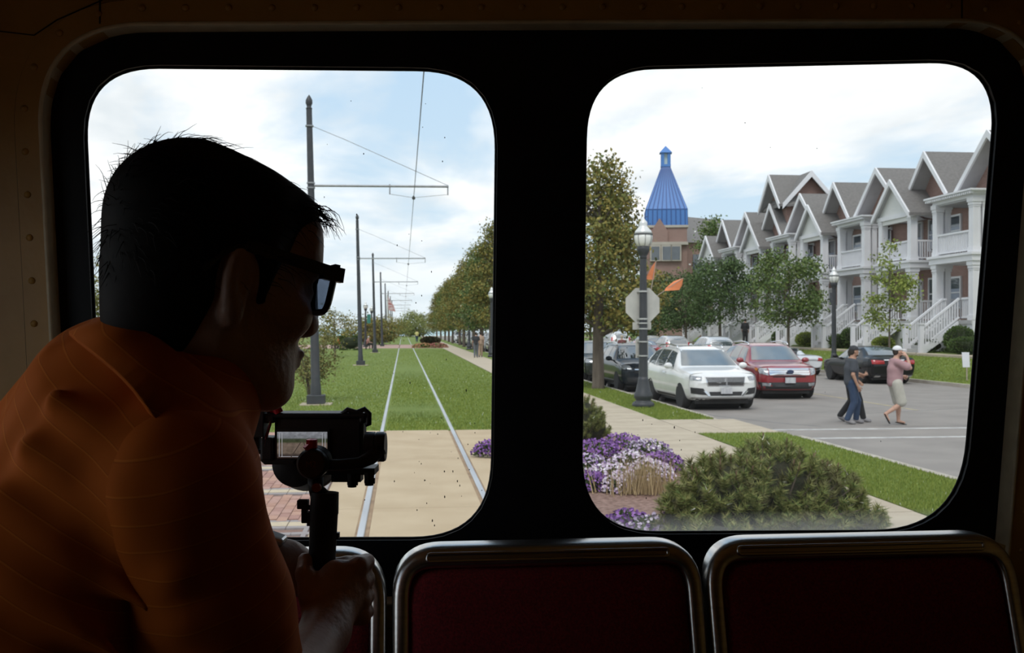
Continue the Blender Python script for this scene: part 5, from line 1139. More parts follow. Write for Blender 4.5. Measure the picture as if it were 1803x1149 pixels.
def rear_suv(root, b, hw, L, zs):
    mirror_patch(b, 'tail_lamp', lamp_red, root, [(.66, .92 * zs), (.86, .9 * zs), (.84, 1.22 * zs), (.68, 1.2 * zs)], '-y', .014, 4, 4); MB().box((-.16, L / 2 - .06, .72), (.16, L / 2 + .02, .86)).build('licence_plate', plate_m, root); patch(b, 'rear_bumper', dark_plastic, root, [(-.8, .3), (.8, .3), (.82, .48), (-.82, .48)], '-y', .01, 8, 2)
SZ = -.10
car('white luxury SUV with mesh grille parked facing the tram at the kerb', (8.42, 26.3 + 2.42, SZ), math.radians(2), 'suv', 4.83, 1.98, (.78, .78, .77), True, 1.0, front_lux, None, True)
car('red SUV with chrome bar grille driving towards the tram', (11.85, 30.2 + 2.36, SZ), math.radians(-2), 'suv', 4.72, 1.95, (.27, .022, .03), True, 1.02, front_ford, None, True, spokes=6)
car('dark navy SUV parked right behind the white SUV', (8.25, 34.0 + 2.3, SZ), math.radians(1), 'suv', 4.6, 1.88, (.022, .028, .036), True, .98, front_dark, None, True, spokes=5)
car('dark green SUV parked behind the thick tree trunk', (8.2, 40.6 + 2.3, SZ), 0, 'suv', 4.7, 1.9, (.025, .032, .028), True, .99, front_dark, None, False, spokes=5)
car('black sedan with red tail lamps parked across the street', (19.0, 38.0 + 2.4, SZ), math.pi, 'sedan', 4.9, 1.92, (.012, .012, .014), True, 1.04, None, rear_sedan, spokes=10)
car('white open roadster parked in front of the black sedan', (18.45, 45.4 + 2.1, SZ), math.pi, 'roadster', 4.2, 1.85, (.60, .61, .63), True, 1.0, None, rear_roadster, spokes=5)
far = [((18.6, 60.5, SZ), 'suv', (.62, .63, .65), 'white SUV seen from behind, left of the red SUV roof', rear_suv, 1.02), ((18.7, 70.5, SZ), 'suv', (.5, .5, .5), 'silver SUV with bright red tail lamps in the far row', rear_suv, 1.0), ((18.7, 77.5, SZ), 'suv', (.42, .38, .3), 'pale tan car in the far row behind the lamp post', rear_suv, .98),
       ((18.6, 88.5, SZ), 'suv', (.66, .67, .68), 'white tall truck at the far end of the street', rear_suv, 1.16), ((15.6, 66.0, SZ), 'sedan', (.2, .03, .03), 'red car half hidden behind the white SUV', rear_sedan, 1.0), ((8.2, 49.4, SZ), 'sedan', (.5, .52, .54), 'silver car behind the dark SUVs at the pane edge', None, 1.05), ((8.2, 56.0, SZ), 'suv', (.62, .63, .64), 'white car at the left edge of the right pane', None, 1.0)]
for p, sty, c, l, rr, z in far: car(l, p, math.pi if rr else 0, sty, 4.7, 1.9, c, False, z, None if rr else front_dark, rr, group='cars parked along the far street')
cols = [(.6, .61, .62), (.42, .43, .45), (.62, .62, .63), (.3, .31, .33), (.6, .6, .6), (.5, .5, .52), (.1, .1, .11), (.6, .61, .62)]
fl2 = ['nearest pale car under the street trees in the left pane', 'second pale car under the street trees in the left pane', 'third car under the street trees in the left pane', 'grey car under the street trees, fourth from the right', 'fifth car under the street trees in the left pane', 'sixth car under the street trees in the left pane', 'seventh car under the street trees in the left pane', 'farthest car under the street trees in the left pane']
for i, y in enumerate((90, 97, 104.5, 112, 120, 129, 139, 152)): car(fl2[i], (8.3, y, SZ), 0, 'suv' if i % 3 else 'sedan', 4.7, 1.9, cols[i], False, 1.04, front_dark, None, group='parked cars behind the street trees')
# ------------------------------------------------------------------ people outside (local frame: x forward, y left, z up)
skin1 = mat('skin_tan', (.42, .24, .16), .6, col2=(.36, .19, .125), scale=12); skin2 = mat('skin_pale', (.50, .30, .22), .6, col2=(.44, .25, .18), scale=12)
def person(label, loc, rz, pose, cloth, h=.010, group=None, skin=skin1, hair=None):
    """pose: joint name -> local point; one continuous skin surface with clothes as children"""
    J = {k: np.array(v, float) for k, v in pose.items()}; root = thing('person', label, 'person', loc, rz, group)
    hd = J['head']; fd = np.array(pose.get('face', (1, 0, 0)), float); fd /= np.linalg.norm(fd); up = np.array([0, 0, 1.0]); lf = np.cross(up, fd); lf /= np.linalg.norm(lf); up = np.cross(fd, lf); M = np.array([fd, lf, up]).T
    A = lambda x, y, z: hd + fd * x + lf * y + up * z
    b = SD(h)
    b.ell(A(-.01, 0, .03), (.095, .075, .088), M, .02); b.ell(A(.028, 0, -.03), (.066, .06, .085), M, .03); b.ell(A(.05, 0, -.085), (.042, .042, .03), M, .02)
    b.cap(A(.088, 0, .01), A(.106, 0, -.025), .008, .013, .012); b.ell(A(.088, 0, -.062), (.014, .024, .012), M, .012); b.ell(A(.075, 0, .022), (.02, .045, .012), M, .012)
    for s in (-1, 1): b.ell(A(.0, s * .078, -.005), (.024, .011, .034), M, .008); b.ell(A(.093, s * .03, .004), (.012, .014, .009), M, .008, 's')
    b.cap(A(-.02, 0, -.06), J['neck'], .052, .058, .03)
    b.cap(J['neck'] + [0, 0, -.05], J['chest'], .10, .13, .06); b.cap(J['chest'], J['pelvis'], .13, .135, .05)
    ax = np.array(J['shl']) - J['shr']; ax /= np.linalg.norm(ax); b.cap(J['shl'] - ax * .04, J['shr'] + ax * .04, .065, .065, .06)
    for s in 'lr':
        b.cap(J['sh' + s], J['el' + s], .053, .042, .02); b.cap(J['el' + s], J['wr' + s], .041, .028, .015)
        wr = J['wr' + s]; ha = J['ha' + s]; d = ha - wr; d /= np.linalg.norm(d); pn = np.array(pose.get('pn' + s, (0, 1 if s == 'l' else -1, 0)), float); pn -= d * (pn @ d); pn /= np.linalg.norm(pn); sd = np.cross(d, pn)
        b.cap(wr, ha, .027, .030, .012); b.ell(ha + d * .01, (.045, .040, .017), np.array([d, sd, pn]).T, .012)
        curl = pose.get('curl' + s, .45)
        for k, o in enumerate((-.030, -.010, .011, .030)):
            L = (.062, .075, .070, .055)[k]; a0 = ha + d * .045 + sd * o; a1 = a0 + d * L * .55 * math.cos(curl) - pn * L * .55 * math.sin(curl); a2 = a1 + d * L * .45 * math.cos(2.2 * curl) - pn * L * .45 * math.sin(2.2 * curl); b.cap(a0, a1, .0095, .009, .006); b.cap(a1, a2, .009, .008, .004)
        t0 = ha - d * .01 - sd * .035; t1 = t0 - sd * .028 + d * .035 - pn * .01; b.cap(t0, t1, .012, .010, .01); b.cap(t1, t1 + d * .032 - pn * .008, .010, .008, .004)
        b.cap(J['hip' + s], J['kn' + s], .085, .058, .03); b.cap(J['kn' + s], J['kn' + s] * .6 + J['an' + s] * .4, .057, .055, .02); b.cap(J['kn' + s] * .6 + J['an' + s] * .4, J['an' + s], .054, .036, .02)
        b.cap(J['an' + s], J['to' + s], .036, .026, .02)
    b.build('body', skin, root)
    sh = SD(h)                                         # shirt
    c = cloth; g = c.get('loose', .018)
    sh.cap(J['neck'] + [0, 0, -.04], J['chest'], .09 + g, .135 + g, .06); sh.cap(J['chest'], J['pelvis'] + [0, 0, c.get('hem', .0)], .137 + g, .14 + g, .05); sh.cap(J['shl'] - ax * .05, J['shr'] + ax * .05, .066 + g * .7, .066 + g * .7, .05)
    for s in 'lr': e = J['sh' + s] + (J['el' + s] - J['sh' + s]) * c.get('sleeve', .75); sh.cap(J['sh' + s], e, .060 + g * .6, .060 + g, .03)
    n_ = A(-.02, 0, -.06) - J['neck']; sh.half(J['neck'] + n_ * .22, n_); sh.half(J['pelvis'] + [0, 0, -.10 + c.get('hem', 0)], (0, 0, -1))
    sh.build('shirt', c['shirt'], root)
    tr_ = SD(h); gp = c.get('pl', .014); tr_.cap(J['pelvis'] + [0, 0, .06], J['pelvis'] + [0, 0, -.03], .135, .14, .03)
    for s in 'lr':
        e = J['kn' + s]; tr_.cap(J['hip' + s] + [0, 0, .02], e if not c.get('shorts') else J['hip' + s] + (e - J['hip' + s]) * .92, .098 + gp, .066 + gp + (.025 if c.get('shorts') else 0), .03)
        if not c.get('shorts'): tr_.cap(e, J['an' + s] + [0, 0, .03], .064 + gp, .052 + gp, .02)
    tr_.half(J['pelvis'] + [0, 0, .08], (0, 0, 1))
    if c.get('shorts'):
        for s in 'lr': pass
    tr_.build('shorts' if c.get('shorts') else 'trousers', c['legs'], root)
    for s in 'lr':                                     # footwear
        an, to = J['an' + s], J['to' + s]; d = to - an; d /= np.linalg.norm(d)
        if c.get('flip'):
            so = MB(); q = d.copy(); L_ = [an - q * .06 + np.array([0, 0, -.045]), to + q * .05 + np.array([0, 0, -.034])]; so.bar(L_[0], L_[1], .09, .022); f_ = bevel(so.build('sandal', c['shoes'], root), .01); st = MB(); m_ = to * .6 + an * .4
            lat = np.cross(d, [0, 0, 1]); st.tube([m_ + lat * .045 + [0, 0, -.03], to + [0, 0, .022], m_ - lat * .045 + [0, 0, -.03]], .008, 5); st.build('strap', c['shoes'], f_)
        else:
            f = SD(h); f.cap(an + [0, 0, -.01], to, .045, .038, .03); f.ell(an * .5 + to * .5 + d * -.02 + [0, 0, -.02], (.13, .05, .035), np.array([d, np.cross([0, 0, 1], d), np.cross(d, np.cross([0, 0, 1], d))]).T, .03); f.build('shoe', c['shoes'], root)
    if c.get('cap') is not None:
        k = SD(h * .9); k.ell(A(-.012, 0, .055), (.108, .09, .088), M, .01); k.half(A(0, 0, .035), -up); k.ell(A(.125, 0, .045), (.075, .07, .012), M, .012); k.build('cap', c['cap'], root)
    if hair is not None:
        k = SD(h * .9); k.ell(A(-.022, 0, .035), (.10, .082, .09), M, .02); k.ell(A(-.05, 0, -.02), (.06, .07, .07), M, .02); k.ell(A(.11, 0, -.03), (.10, .15, .09), M, .01, 's'); k.build('hair', hair, root)
    if c.get('beard') is not None:
        k = SD(h * .9); k.ell(A(.05, 0, -.088), (.048, .052, .036), M, .01); k.build('beard', c['beard'], root)
    return root
def walk(front='r', stride=.30, back_knee=.05, lift=.0):
    b = 'l' if front == 'r' else 'r'; y = {'l': .09, 'r': -.09}
    p = {'head': (.05, 0, 1.66), 'neck': (.0, 0, 1.47), 'chest': (-.01, 0, 1.27), 'pelvis': (-.02, 0, .98)}
    for s in 'lr': p['sh' + s] = (-.01, .185 if s == 'l' else -.185, 1.42); p['hip' + s] = (-.01, y[s], .93)
    p['kn' + front] = (stride * .62, y[front], .51); p['an' + front] = (stride, y[front], .085); p['to' + front] = (stride + .15, y[front] * 1.15, .04)
    p['kn' + b] = (-.02 + back_knee, y[b], .50); p['an' + b] = (-stride, y[b], .12 + lift); p['to' + b] = (-stride + .14, y[b] * 1.1, .035 + lift * .3)
    return p
navy_tee = mat('charcoal_tee', (.045, .05, .06), .9, col2=(.06, .066, .078), scale=26); jeans = mat('blue_jeans', (.022, .04, .085), .9, col2=(.035, .06, .11), scale=9); sneaker = mat('grey_sneaker', (.28, .27, .27), .8, col2=(.2, .19, .2), scale=12)
black_cap = mat('dark_cap', (.025, .026, .032), .8, col2=(.04, .04, .045), scale=15); pink = mat('dusty_pink_tee', (.40, .245, .255), .9, col2=(.35, .21, .22), scale=11); khaki = mat('pale_khaki', (.48, .46, .40), .9, col2=(.42, .40, .345), scale=9)
white_cap = mat('white_cap', (.74, .74, .74), .8, col2=(.68, .68, .69), scale=10); sandal_m = mat('black_sandal', (.02, .016, .014), .7); beard_m = mat('dark_beard', (.06, .035, .025), .9); black_cloth = mat('black_cloth', (.012, .012, .014), .9, col2=(.02, .02, .022), scale=10)
dk_hair = mat('dark_hair', (.02, .014, .01), .7, col2=(.03, .02, .015), scale=40); khaki_sock = mat('pale_sock', (.5, .48, .4), .9)
E0 = math.radians(-4)
# man in dark tee and jeans, walking right
p = walk('l', .27, .12); p.update(elr=(-.06, -.235, 1.14), wrr=(.04, -.24, .90), har=(.075, -.235, .83), ell=(.06, .24, 1.15), wrl=(.20, .2, 1.0), hal=(.25, .18, .94), pnr=(0, -1, 0), curlr=.5)
p['kn' + 'r'] = (.02, -.09, .50); p['anr'] = (-.14, -.09, .095); p['tor'] = (.01, -.10, .04); p['knl'] = (.17, .09, .52); p['anl'] = (.13, .09, .09); p['tol'] = (.28, .10, .045)
q = PG(1500, 746, SZ); person('man in dark tee, jeans and dark cap on the crosswalk', (q.x, q.y, SZ), E0, p, dict(shirt=navy_tee, legs=jeans, shoes=sneaker, cap=black_cap, beard=beard_m, sleeve=.62), .0085, 'people on the crosswalk', skin1, dk_hair)
# companion walking beside him, mostly hidden
p = walk('r', .24, .05); p.update(elr=(.02, -.23, 1.16), wrr=(.22, -.18, 1.10), har=(.28, -.16, 1.12), ell=(.05, .23, 1.16), wrl=(.24, .2, 1.06), hal=(.30, .18, 1.07), curlr=1.0, curll=1.0); p['head'] = (.03, 0, 1.60)
person('companion in black behind the man in dark tee', (q.x + .22, q.y + .5, SZ), E0, p, dict(shirt=black_cloth, legs=black_cloth, shoes=sneaker, sleeve=.7), .011, 'people on the crosswalk', skin1, dk_hair)
# man in pink tee, white cap, shorts, flip-flops, hand at his face
p = walk('l', .13, .20); p.update(elr=(.22, -.26, 1.30), wrr=(.20, -.16, 1.54), har=(.17, -.12, 1.60), ell=(.03, .24, 1.13), wrl=(.22, .2, 1.10), hal=(.28, .18, 1.09), pnr=(.3, -1, 0), curlr=.3, curll=1.1)
p['knr'] = (.10, -.09, .50); p['anr'] = (-.27, -.09, .26); p['tor'] = (-.20, -.10, .12); p['knl'] = (.10, .09, .51); p['anl'] = (.10, .09, .085); p['tol'] = (.24, .10, .045)
q = PG(1577, 748, SZ); person('man in pink tee, pale shorts and white cap, hand at face', (q.x, q.y, SZ), E0, p, dict(shirt=pink, legs=khaki, shorts=True, shoes=sandal_m, flip=True, cap=white_cap, beard=beard_m, sleeve=.72, pl=.028, loose=.03), .0085, 'people on the crosswalk', skin2, dk_hair)
# small far figures
def stand(): 
    p = walk('r', .10, .02); p.update(elr=(-.02, -.23, 1.14), wrr=(.06, -.22, .92), har=(.08, -.21, .85), ell=(-.02, .23, 1.14), wrl=(.06, .22, .92), hal=(.08, .21, .85)); return p
blue_grey = mat('grey_trousers', (.13, .14, .16), .9, col2=(.10, .11, .13), scale=9); grey_tee = mat('dark_tee', (.03, .032, .036), .9); brown_top = mat('maroon_top', (.14, .05, .05), .9); tan_top = mat('tan_top', (.38, .27, .2), .9)
q = PX(1312, 590, 23.2); person('person in black on the upper sidewalk above the red SUV', (23.2, q.y, .955), math.radians(60), stand(), dict(shirt=black_cloth, legs=black_cloth, shoes=black_cloth, sleeve=1.0), .022, None, skin1, dk_hair)
q = PG(838, 630); person('person in dark tee walking away on the sidewalk under the trees', (q.x, q.y, .03), math.radians(88), stand(), dict(shirt=grey_tee, legs=blue_grey, shoes=sneaker, sleeve=.6), .022, None, skin2, dk_hair)
q = PG(846, 629); person('person in tan top beside the one in dark tee on the sidewalk', (q.x, q.y, .03), math.radians(88), stand(), dict(shirt=tan_top, legs=tan_top, shoes=sneaker, sleeve=.6), .022, None, skin2, dk_hair)
q = P(1095, 590, 60); person('person in maroon top between the parked cars', (q.x, q.y, SZ), math.radians(90), stand(), dict(shirt=brown_top, legs=jeans, shoes=sneaker, sleeve=.7), .022, None, skin2, mat('grey_blond_hair', (.4, .34, .25), .8))
q = P(734, 600, 150); person('tiny figure in yellow near the end of the tracks', (q.x, q.y, 0), math.radians(90), stand(), dict(shirt=mat('yellow_top', (.55, .5, .2), .9), legs=jeans, shoes=sneaker, sleeve=.7), .03, None, skin2, dk_hair)
# seated people by the far lawn, with benches
def sit():
    p = {'head': (.06, 0, 1.20), 'neck': (.0, 0, 1.03), 'chest': (-.02, 0, .83), 'pelvis': (-.04, 0, .56)}
    for s, y in (('l', .1), ('r', -.1)): p.update({'sh' + s: (-.01, y * 1.85, .98), 'el' + s: (.08, y * 2.3, .74), 'wr' + s: (.28, y * 1.8, .68), 'ha' + s: (.34, y * 1.6, .67), 'hip' + s: (.0, y, .52), 'kn' + s: (.42, y * 1.2, .52), 'an' + s: (.40, y * 1.2, .09), 'to' + s: (.54, y * 1.2, .045)})
    return p
wood = mat('bench_wood', (.06, .05, .045), .8, col2=(.045, .04, .035), scale=6)
def bench(label, loc, rz, L=1.6):
    b = thing('bench', label, 'bench', loc, rz)
    for x in (-.15, 0, .15): MB().box((x - .06, -L / 2, .40), (x + .06, L / 2, .44)).build('slat', wood, b)
    for z in (.6, .75): MB().box((-.27, -L / 2, z - .05), (-.23, L / 2, z + .05)).build('slat', wood, b)
    for y in (-L / 2 + .1, L / 2 - .1):
        m = MB(); m.box((-.2, y - .03, 0), (-.15, y + .03, .4)); m.box((.14, y - .03, 0), (.19, y + .03, .4)); m.box((-.23, y - .03, .0), (-.19, y + .03, .8)); m.box((-.2, y - .03, .34), (.19, y + .03, .4)); m.build('end_frame', iron, b)
q = PG(648, 614.5); bench('dark bench beside the third tram pole', (q.x, q.y, 0), math.radians(0)); person('seated person in reddish top on the bench by the third pole', (q.x + .02, q.y - .1, -.02), 0, sit(), dict(shirt=mat('faded_red_top', (.42, .2, .17), .9), legs=black_cloth, shoes=sneaker, sleeve=.6), .022, None, skin2, mat('white_hair', (.5, .5, .5), .8))
for i, (u, l, m) in enumerate(((588, 'seated person in dark clothes at the far park table', black_cloth), (596, 'seated person in bright orange top at the far park table', mat('orange_top', (.62, .13, .04), .9)))):
    q = PG(u, 614); person(l, (q.x, q.y, -.02), math.radians(180 * i), sit(), dict(shirt=m, legs=black_cloth, shoes=sneaker, sleeve=.6), .022, None, skin2, dk_hair)
    bench(('dark bench under the person in dark clothes', 'dark bench under the person in orange')[i], (q.x, q.y + .05, 0), math.radians(180 * i))
q = PG(602, 613.5); t = thing('picnic_table', 'dark picnic table by the seated people far on the lawn', 'table', (q.x + .6, q.y, 0))
for i in range(5): MB().box((-.4 + i * .165, -.9, .72), (-.25 + i * .165, .9, .76)).build('board', wood, t)
for y in (-.7, .7):
    m = MB(); m.bar((-.5, y, 0), (.35, y, .72), .08, .08); m.bar((.5, y, 0), (-.35, y, .72), .08, .08); m.build('trestle', wood, t)
# ------------------------------------------------------------------ the man with the camera, leaning towards the rear window
rv_ = Vector((CA, -SA, 0)); wv = Vector((SA, CA, 0)); zv = Vector((0, 0, 1))
TH, PI_ = math.radians(39), math.radians(10)
f0 = rv_ * math.cos(TH) + wv * math.sin(TH); hf = f0 * math.cos(PI_) - zv * math.sin(PI_); hu = zv * math.cos(PI_) + f0 * math.sin(PI_); hl = hu.cross(hf)
HC = P(384, 500, 1.06); HM = np.array([list(hf), list(hl), list(hu)]).T
def A(x, y, z): return HC + hf * x + hl * y + hu * z
skin_m = mat('man_skin', (.44, .27, .20), .5, col2=(.37, .215, .155), scale=22, bump=.12, bscale=90); hair_m = mat('man_hair', (.007, .006, .005), .65, col2=(.011, .009, .008), scale=60, spec=.12)
def stripe_mat(name, axis, origin, period):
    m = bpy.data.materials.new(name); m.use_nodes = True; nt = m.node_tree; b = nt.nodes['Principled BSDF']; N = nt.nodes.new; L = nt.links.new
    tc = N('ShaderNodeTexCoord'); ds = N('ShaderNodeVectorMath'); ds.operation = 'DOT_PRODUCT'; L(tc.outputs['Object'], ds.inputs[0]); ds.inputs[1].default_value = tuple(Vector(axis).normalized() / period)
    nz = N('ShaderNodeTexNoise'); nz.inputs['Scale'].default_value = 7; L(tc.outputs['Object'], nz.inputs['Vector']); ml = N('ShaderNodeMath'); ml.operation = 'MULTIPLY_ADD'; L(nz.outputs['Fac'], ml.inputs[0]); ml.inputs[1].default_value = .55; L(ds.outputs['Value'], ml.inputs[2])
    fr = N('ShaderNodeMath'); fr.operation = 'FRACT'; L(ml.outputs[0], fr.inputs[0]); rp = N('ShaderNodeValToRGB'); L(fr.outputs[0], rp.inputs[0]); e = rp.color_ramp.elements
    e[0].position = .0; e[0].color = (.60, .165, .018, 1); e[1].position = 1; e[1].color = (.50, .112, .008, 1)
    for p_, c in ((.05, (.58, .155, .016)), (.075, (.38, .08, .006)), (.11, (.48, .108, .008))): x = e.new(p_); x.color = (*c, 1)
    L(rp.outputs[0], b.inputs['Base Color']); b.inputs['Roughness'].default_value = .85; b.inputs['Specular IOR Level'].default_value = .15
    # soft folds
    n2 = N('ShaderNodeTexNoise'); n2.inputs['Scale'].default_value = 11; n2.inputs['Detail'].default_value = 1; L(tc.outputs['Object'], n2.inputs['Vector']); bp = N('ShaderNodeBump'); bp.inputs['Strength'].default_value = .55; bp.inputs['Distance'].default_value = .03; L(n2.outputs['Fac'], bp.inputs['Height']); L(bp.outputs[0], b.inputs['Normal']); return m
MO = Vector((P(-150, 1250, 1.05).x, P(-150, 1250, 1.05).y, ZF)); man = thing('person', 'man in orange striped polo leaning to the window with a camera gimbal', 'person', MO)
# joints
SR, ER, WR = P(316, 858, .93), P(442, 1310, 1.02), P(572, 1112, 1.275); SL, EL, WL = P(226, 753, 1.226), P(190, 1070, 1.28), P(470, 985, 1.39)
T1, T2, T3 = P(238, 745, 1.05), P(85, 985, 1.05), P(-150, 1250, 1.05); NB = P(300, 690, 1.045); lat = (SL - SR).normalized()
b = SD(.0042)
# head
b.ell(A(-.018, 0, .032), (.096, .076, .086), HM, .02); b.ell(A(.030, 0, -.028), (.064, .060, .088), HM, .035); b.ell(A(.042, 0, -.080), (.046, .046, .034), HM, .03); b.ell(A(.078, 0, -.100), (.020, .022, .017), HM, .02)
b.cap(A(-.01, .045, -.065), A(.06, .028, -.10), .022, .018, .03); b.cap(A(-.01, -.045, -.065), A(.06, -.028, -.10), .022, .018, .03)
b.ell(A(.076, 0, .030), (.020, .050, .013), HM, .015); b.ell(A(.070, 0, .060), (.030, .055, .045), HM, .03)
b.cap(A(.086, 0, .018), A(.108, 0, -.022), .008, .0125, .012); b.ell(A(.100, 0, -.028), (.016, .017, .010), HM, .01)
for s in (-1, 1):
    b.ell(A(.096, s * .030, .006), (.014, .015, .011), HM, .01, 's'); b.ell(A(.080, s * .031, .006), (.013, .013, .012), HM, .004); b.ell(A(.062, s * .045, -.022), (.026, .018, .020), HM, .02)
    # ears: rim, lobe, hollow
    em = np.array([list(hf * .92 - hl * s * .38), list(hl * s * .92 + hf * .38), list(hu)]).T
    b.ell(A(-.014, s * .078, -.002), (.017, .010, .035), em, .008); b.ell(A(-.012, s * .076, -.034), (.012, .009, .013), em, .008); b.ell(A(-.008, s * .088, .0), (.010, .009, .022), em, .004, 's')
b.ell(A(.094, 0, -.057), (.013, .024, .006), HM, .008); b.ell(A(.091, 0, -.069), (.013, .021, .007), HM, .008)
# neck, torso, arms
b.cap(A(-.03, 0, -.035), NB, .056, .062, .03); b.cap(NB, T1 , .056, .075, .03); b.cap(SR + lat * .03, SL - lat * .03, .05, .05, .03)
b.cap(T1 + lat * .05, T2 + lat * .055, .075, .10, .03); b.cap(T1.lerp(T2, .4) - lat * .05, T2 - lat * .055, .06, .10, .03)
for o in (-.055, .055): b.cap(T2 + lat * o, T3 + lat * o, .105, .125, .04)
def forearm(E_, W_): b.cap(E_, E_.lerp(W_, .35), .040, .043, .02); b.cap(E_.lerp(W_, .35), W_, .043, .0275, .02)
b.cap(SR, ER, .056, .042, .03); forearm(ER, WR); b.cap(SL, EL, .056, .042, .03); forearm(EL, WL)
# right hand closed round the grip
GA, GB = P(572, 866, 1.36), P(566, 1010, 1.355); gd = (GB - GA).normalized()
b.cap(WR, P(585, 1062, 1.318), .029, .034, .02); b.ell(P(588, 1050, 1.325), (.024, .018, .046), np.array([list(rv_), list(wv), list(zv)]).T, .02); b.ell(P(606, 1038, 1.334), (.026, .020, .036), np.array([list(rv_), list(wv), list(zv)]).T, .02)
for v0, L_, r in ((982, 1.0, .0100), (1012, 1.06, .0104), (1042, 1.0, .0100), (1070, .82, .0090)):
    k0 = P(632 + (v0 - 985) * .06, v0 + 14, 1.336); k1 = P(646, v0 + 6, 1.362); k2 = P(612, v0 + 9, 1.396); k3 = P(566 + 20 * (1 - L_), v0 + 14, 1.396)
    b.cap(P(590, v0 * .45 + 1068 * .55 + 10, 1.318), k0, .0105, .0122, .006); b.cap(k0, k1, r * 1.18, r * 1.05, .006); b.cap(k1, k2, r * 1.05, r, .004); b.cap(k2, k3, r, r * .9, .004)
t0, t1, t2, t3 = P(572, 1082, 1.312), P(548, 1046, 1.308), P(536, 1010, 1.318), P(537, 985, 1.338)
b.cap(t0, t1, .021, .015, .018); b.cap(t1, t2, .0145, .0118, .008); b.cap(t2, t3, .0118, .0098, .005)
# left hand resting on the seat edge
b.cap(WL, P(500, 988, 1.41), .027, .031, .015); b.ell(P(510, 996, 1.415), (.040, .036, .022), np.array([list(rv_), list(wv), list(zv)]).T, .02)
for i, dd in enumerate((-.030, -.010, .010, .029)):
    a0 = P(530, 1000, 1.415 + dd); a1 = P(548, 1030, 1.42 + dd); a2 = P(546, 1062, 1.42 + dd); b.cap(a0, a1, .0105, .0098, .008); b.cap(a1, a2, .0096, .0086, .004)
b.cap(P(500, 1000, 1.38), P(530, 1040, 1.372), .013, .010, .01)
body = b.build('body', skin_m, man, MO, relax=1)
# thumb nail
# hair: cap of hair plus loose strands
h = SD(.0045); h.ell(A(-.020, 0, .044), (.099, .081, .086), HM, .02); h.ell(A(-.045, 0, .095), (.050, .056, .043), HM, .03); h.ell(A(.020, 0, .088), (.055, .060, .038), HM, .03); h.ell(A(.062, .0, .088), (.030, .052, .024), HM, .02); h.ell(A(-.052, 0, -.012), (.062, .070, .075), HM, .03); h.ell(A(-.072, 0, .070), (.046, .060, .045), HM, .03); h.ell(A(-.045, 0, -.055), (.058, .056, .05), HM, .02)
h.ell(A(.135, 0, -.01), (.092, .15, .085), HM, .012, 's'); h.ell(A(.045, 0, -.08), (.075, .14, .085), HM, .012, 's')
for s in (-1, 1): h.ell(A(-.012, s * .085, -.008), (.026, .022, .040), HM, .008, 's'); h.cap(A(.022, s * .070, .03), A(.018, s * .066, -.016), .009, .006, .01)
hair_o = h.build('hair', hair_m, man, MO)
rg = random.Random(12); st = MB(MO)
def strand(p, d, L, r=.0006, droop=.6, n=5):
    pts = []; q = Vector(p); d = Vector(d).normalized()
    for i in range(n): pts.append(q.copy()); q += d * (L / (n - 1)); d = (d + hu * (-droop / n) + Vector((rg.gauss(0, .12), rg.gauss(0, .12), rg.gauss(0, .12)))).normalized()
    st.tube(pts, [r * (1 - .75 * i / (n - 1)) for i in range(n)], 3)
hv = hair_o.data.vertices; HC2 = A(-.02, 0, .04)
for k in range(1900):                                # all over the crown and back, lying along the head
    p = hv[rg.randrange(len(hv))].co + MO; o_ = (p - HC2).normalized(); q = p - HC
    if q.dot(hu) < -.01 or q.dot(hf) > .07: continue
    tg = hf * .9 - o_ * o_.dot(hf) * .9 + hl * rg.gauss(0, .55) - hu * .05
    strand(p - o_ * .002, tg + o_ * rg.uniform(.0, .38), rg.uniform(.016, .036), .00055, 1.0, 6)
for k in range(330):                                 # forelock swept forward over the brow
    y = rg.uniform(-.06, .06); p = A(rg.uniform(.050, .084), y, rg.uniform(.092, .112) - abs(y) * .25); strand(p, hf * .9 + hu * rg.uniform(-.2, .35) + hl * rg.gauss(0, .25), rg.uniform(.016, .034), .0006, 2.4, 6)
for k in range(260):                                 # tuft at the back of the crown
    y = rg.uniform(-.07, .03); p = A(rg.uniform(-.100, -.070), y, rg.uniform(.085, .112)); strand(p, -hf * .9 + hu * rg.uniform(-.1, .35) + hl * rg.gauss(-.2, .4), rg.uniform(.014, .030), .0006, .9, 6)
st.build('loose_strands', hair_m, man)['kind'] = 'stuff'
for s in (-1, 1):
    eb = MB(MO); eb.tube([A(.092, s * .012, .029), A(.092, s * .032, .035), A(.074, s * .050, .030)], [.004, .0045, .002], 6); eb.build('eyebrow', hair_m, man, True)

# polo shirt: body, right sleeve, left sleeve, collar
spine = (T1 - T2).normalized(); arm = (ER - SR).normalized()
m_body = stripe_mat('polo_body', spine, (0, 0, 0), .0215); m_slv = stripe_mat('polo_sleeve', arm, (0, 0, 0), .026); m_slv2 = stripe_mat('polo_sleeve_left', EL - SL, (0, 0, 0), .026)
nk_ = (A(-.03, 0, -.035) - NB).normalized(); s = SD(.0055); g = .013
s.cap(NB, T1, .078 + g, .102 + g, .02); s.cap(SR + lat * .05, SL - lat * .01, .060 + g, .060 + g, .025)
s.cap(T1 + lat * .062, T2 + lat * .062, .096 + g, .116 + g, .02); s.cap(T1.lerp(T2, .10) - lat * .030, T2 - lat * .03, .082 + g, .116 + g, .03); s.cap(T1.lerp(T2, .30) - lat * .062, T2 - lat * .062, .080 + g, .116 + g, .03); s.cap(SR + lat * .03, T1.lerp(T2, .30) - lat * .05, .072, .088, .03); s.cap(NB - nk_ * .02 - lat * .03, T1.lerp(T2, .4) - lat * .05, .070, .085, .03)
for o in (-.062, .062): s.cap(T2 + lat * o, T3 + lat * o, .112 + g, .135 + g, .02)
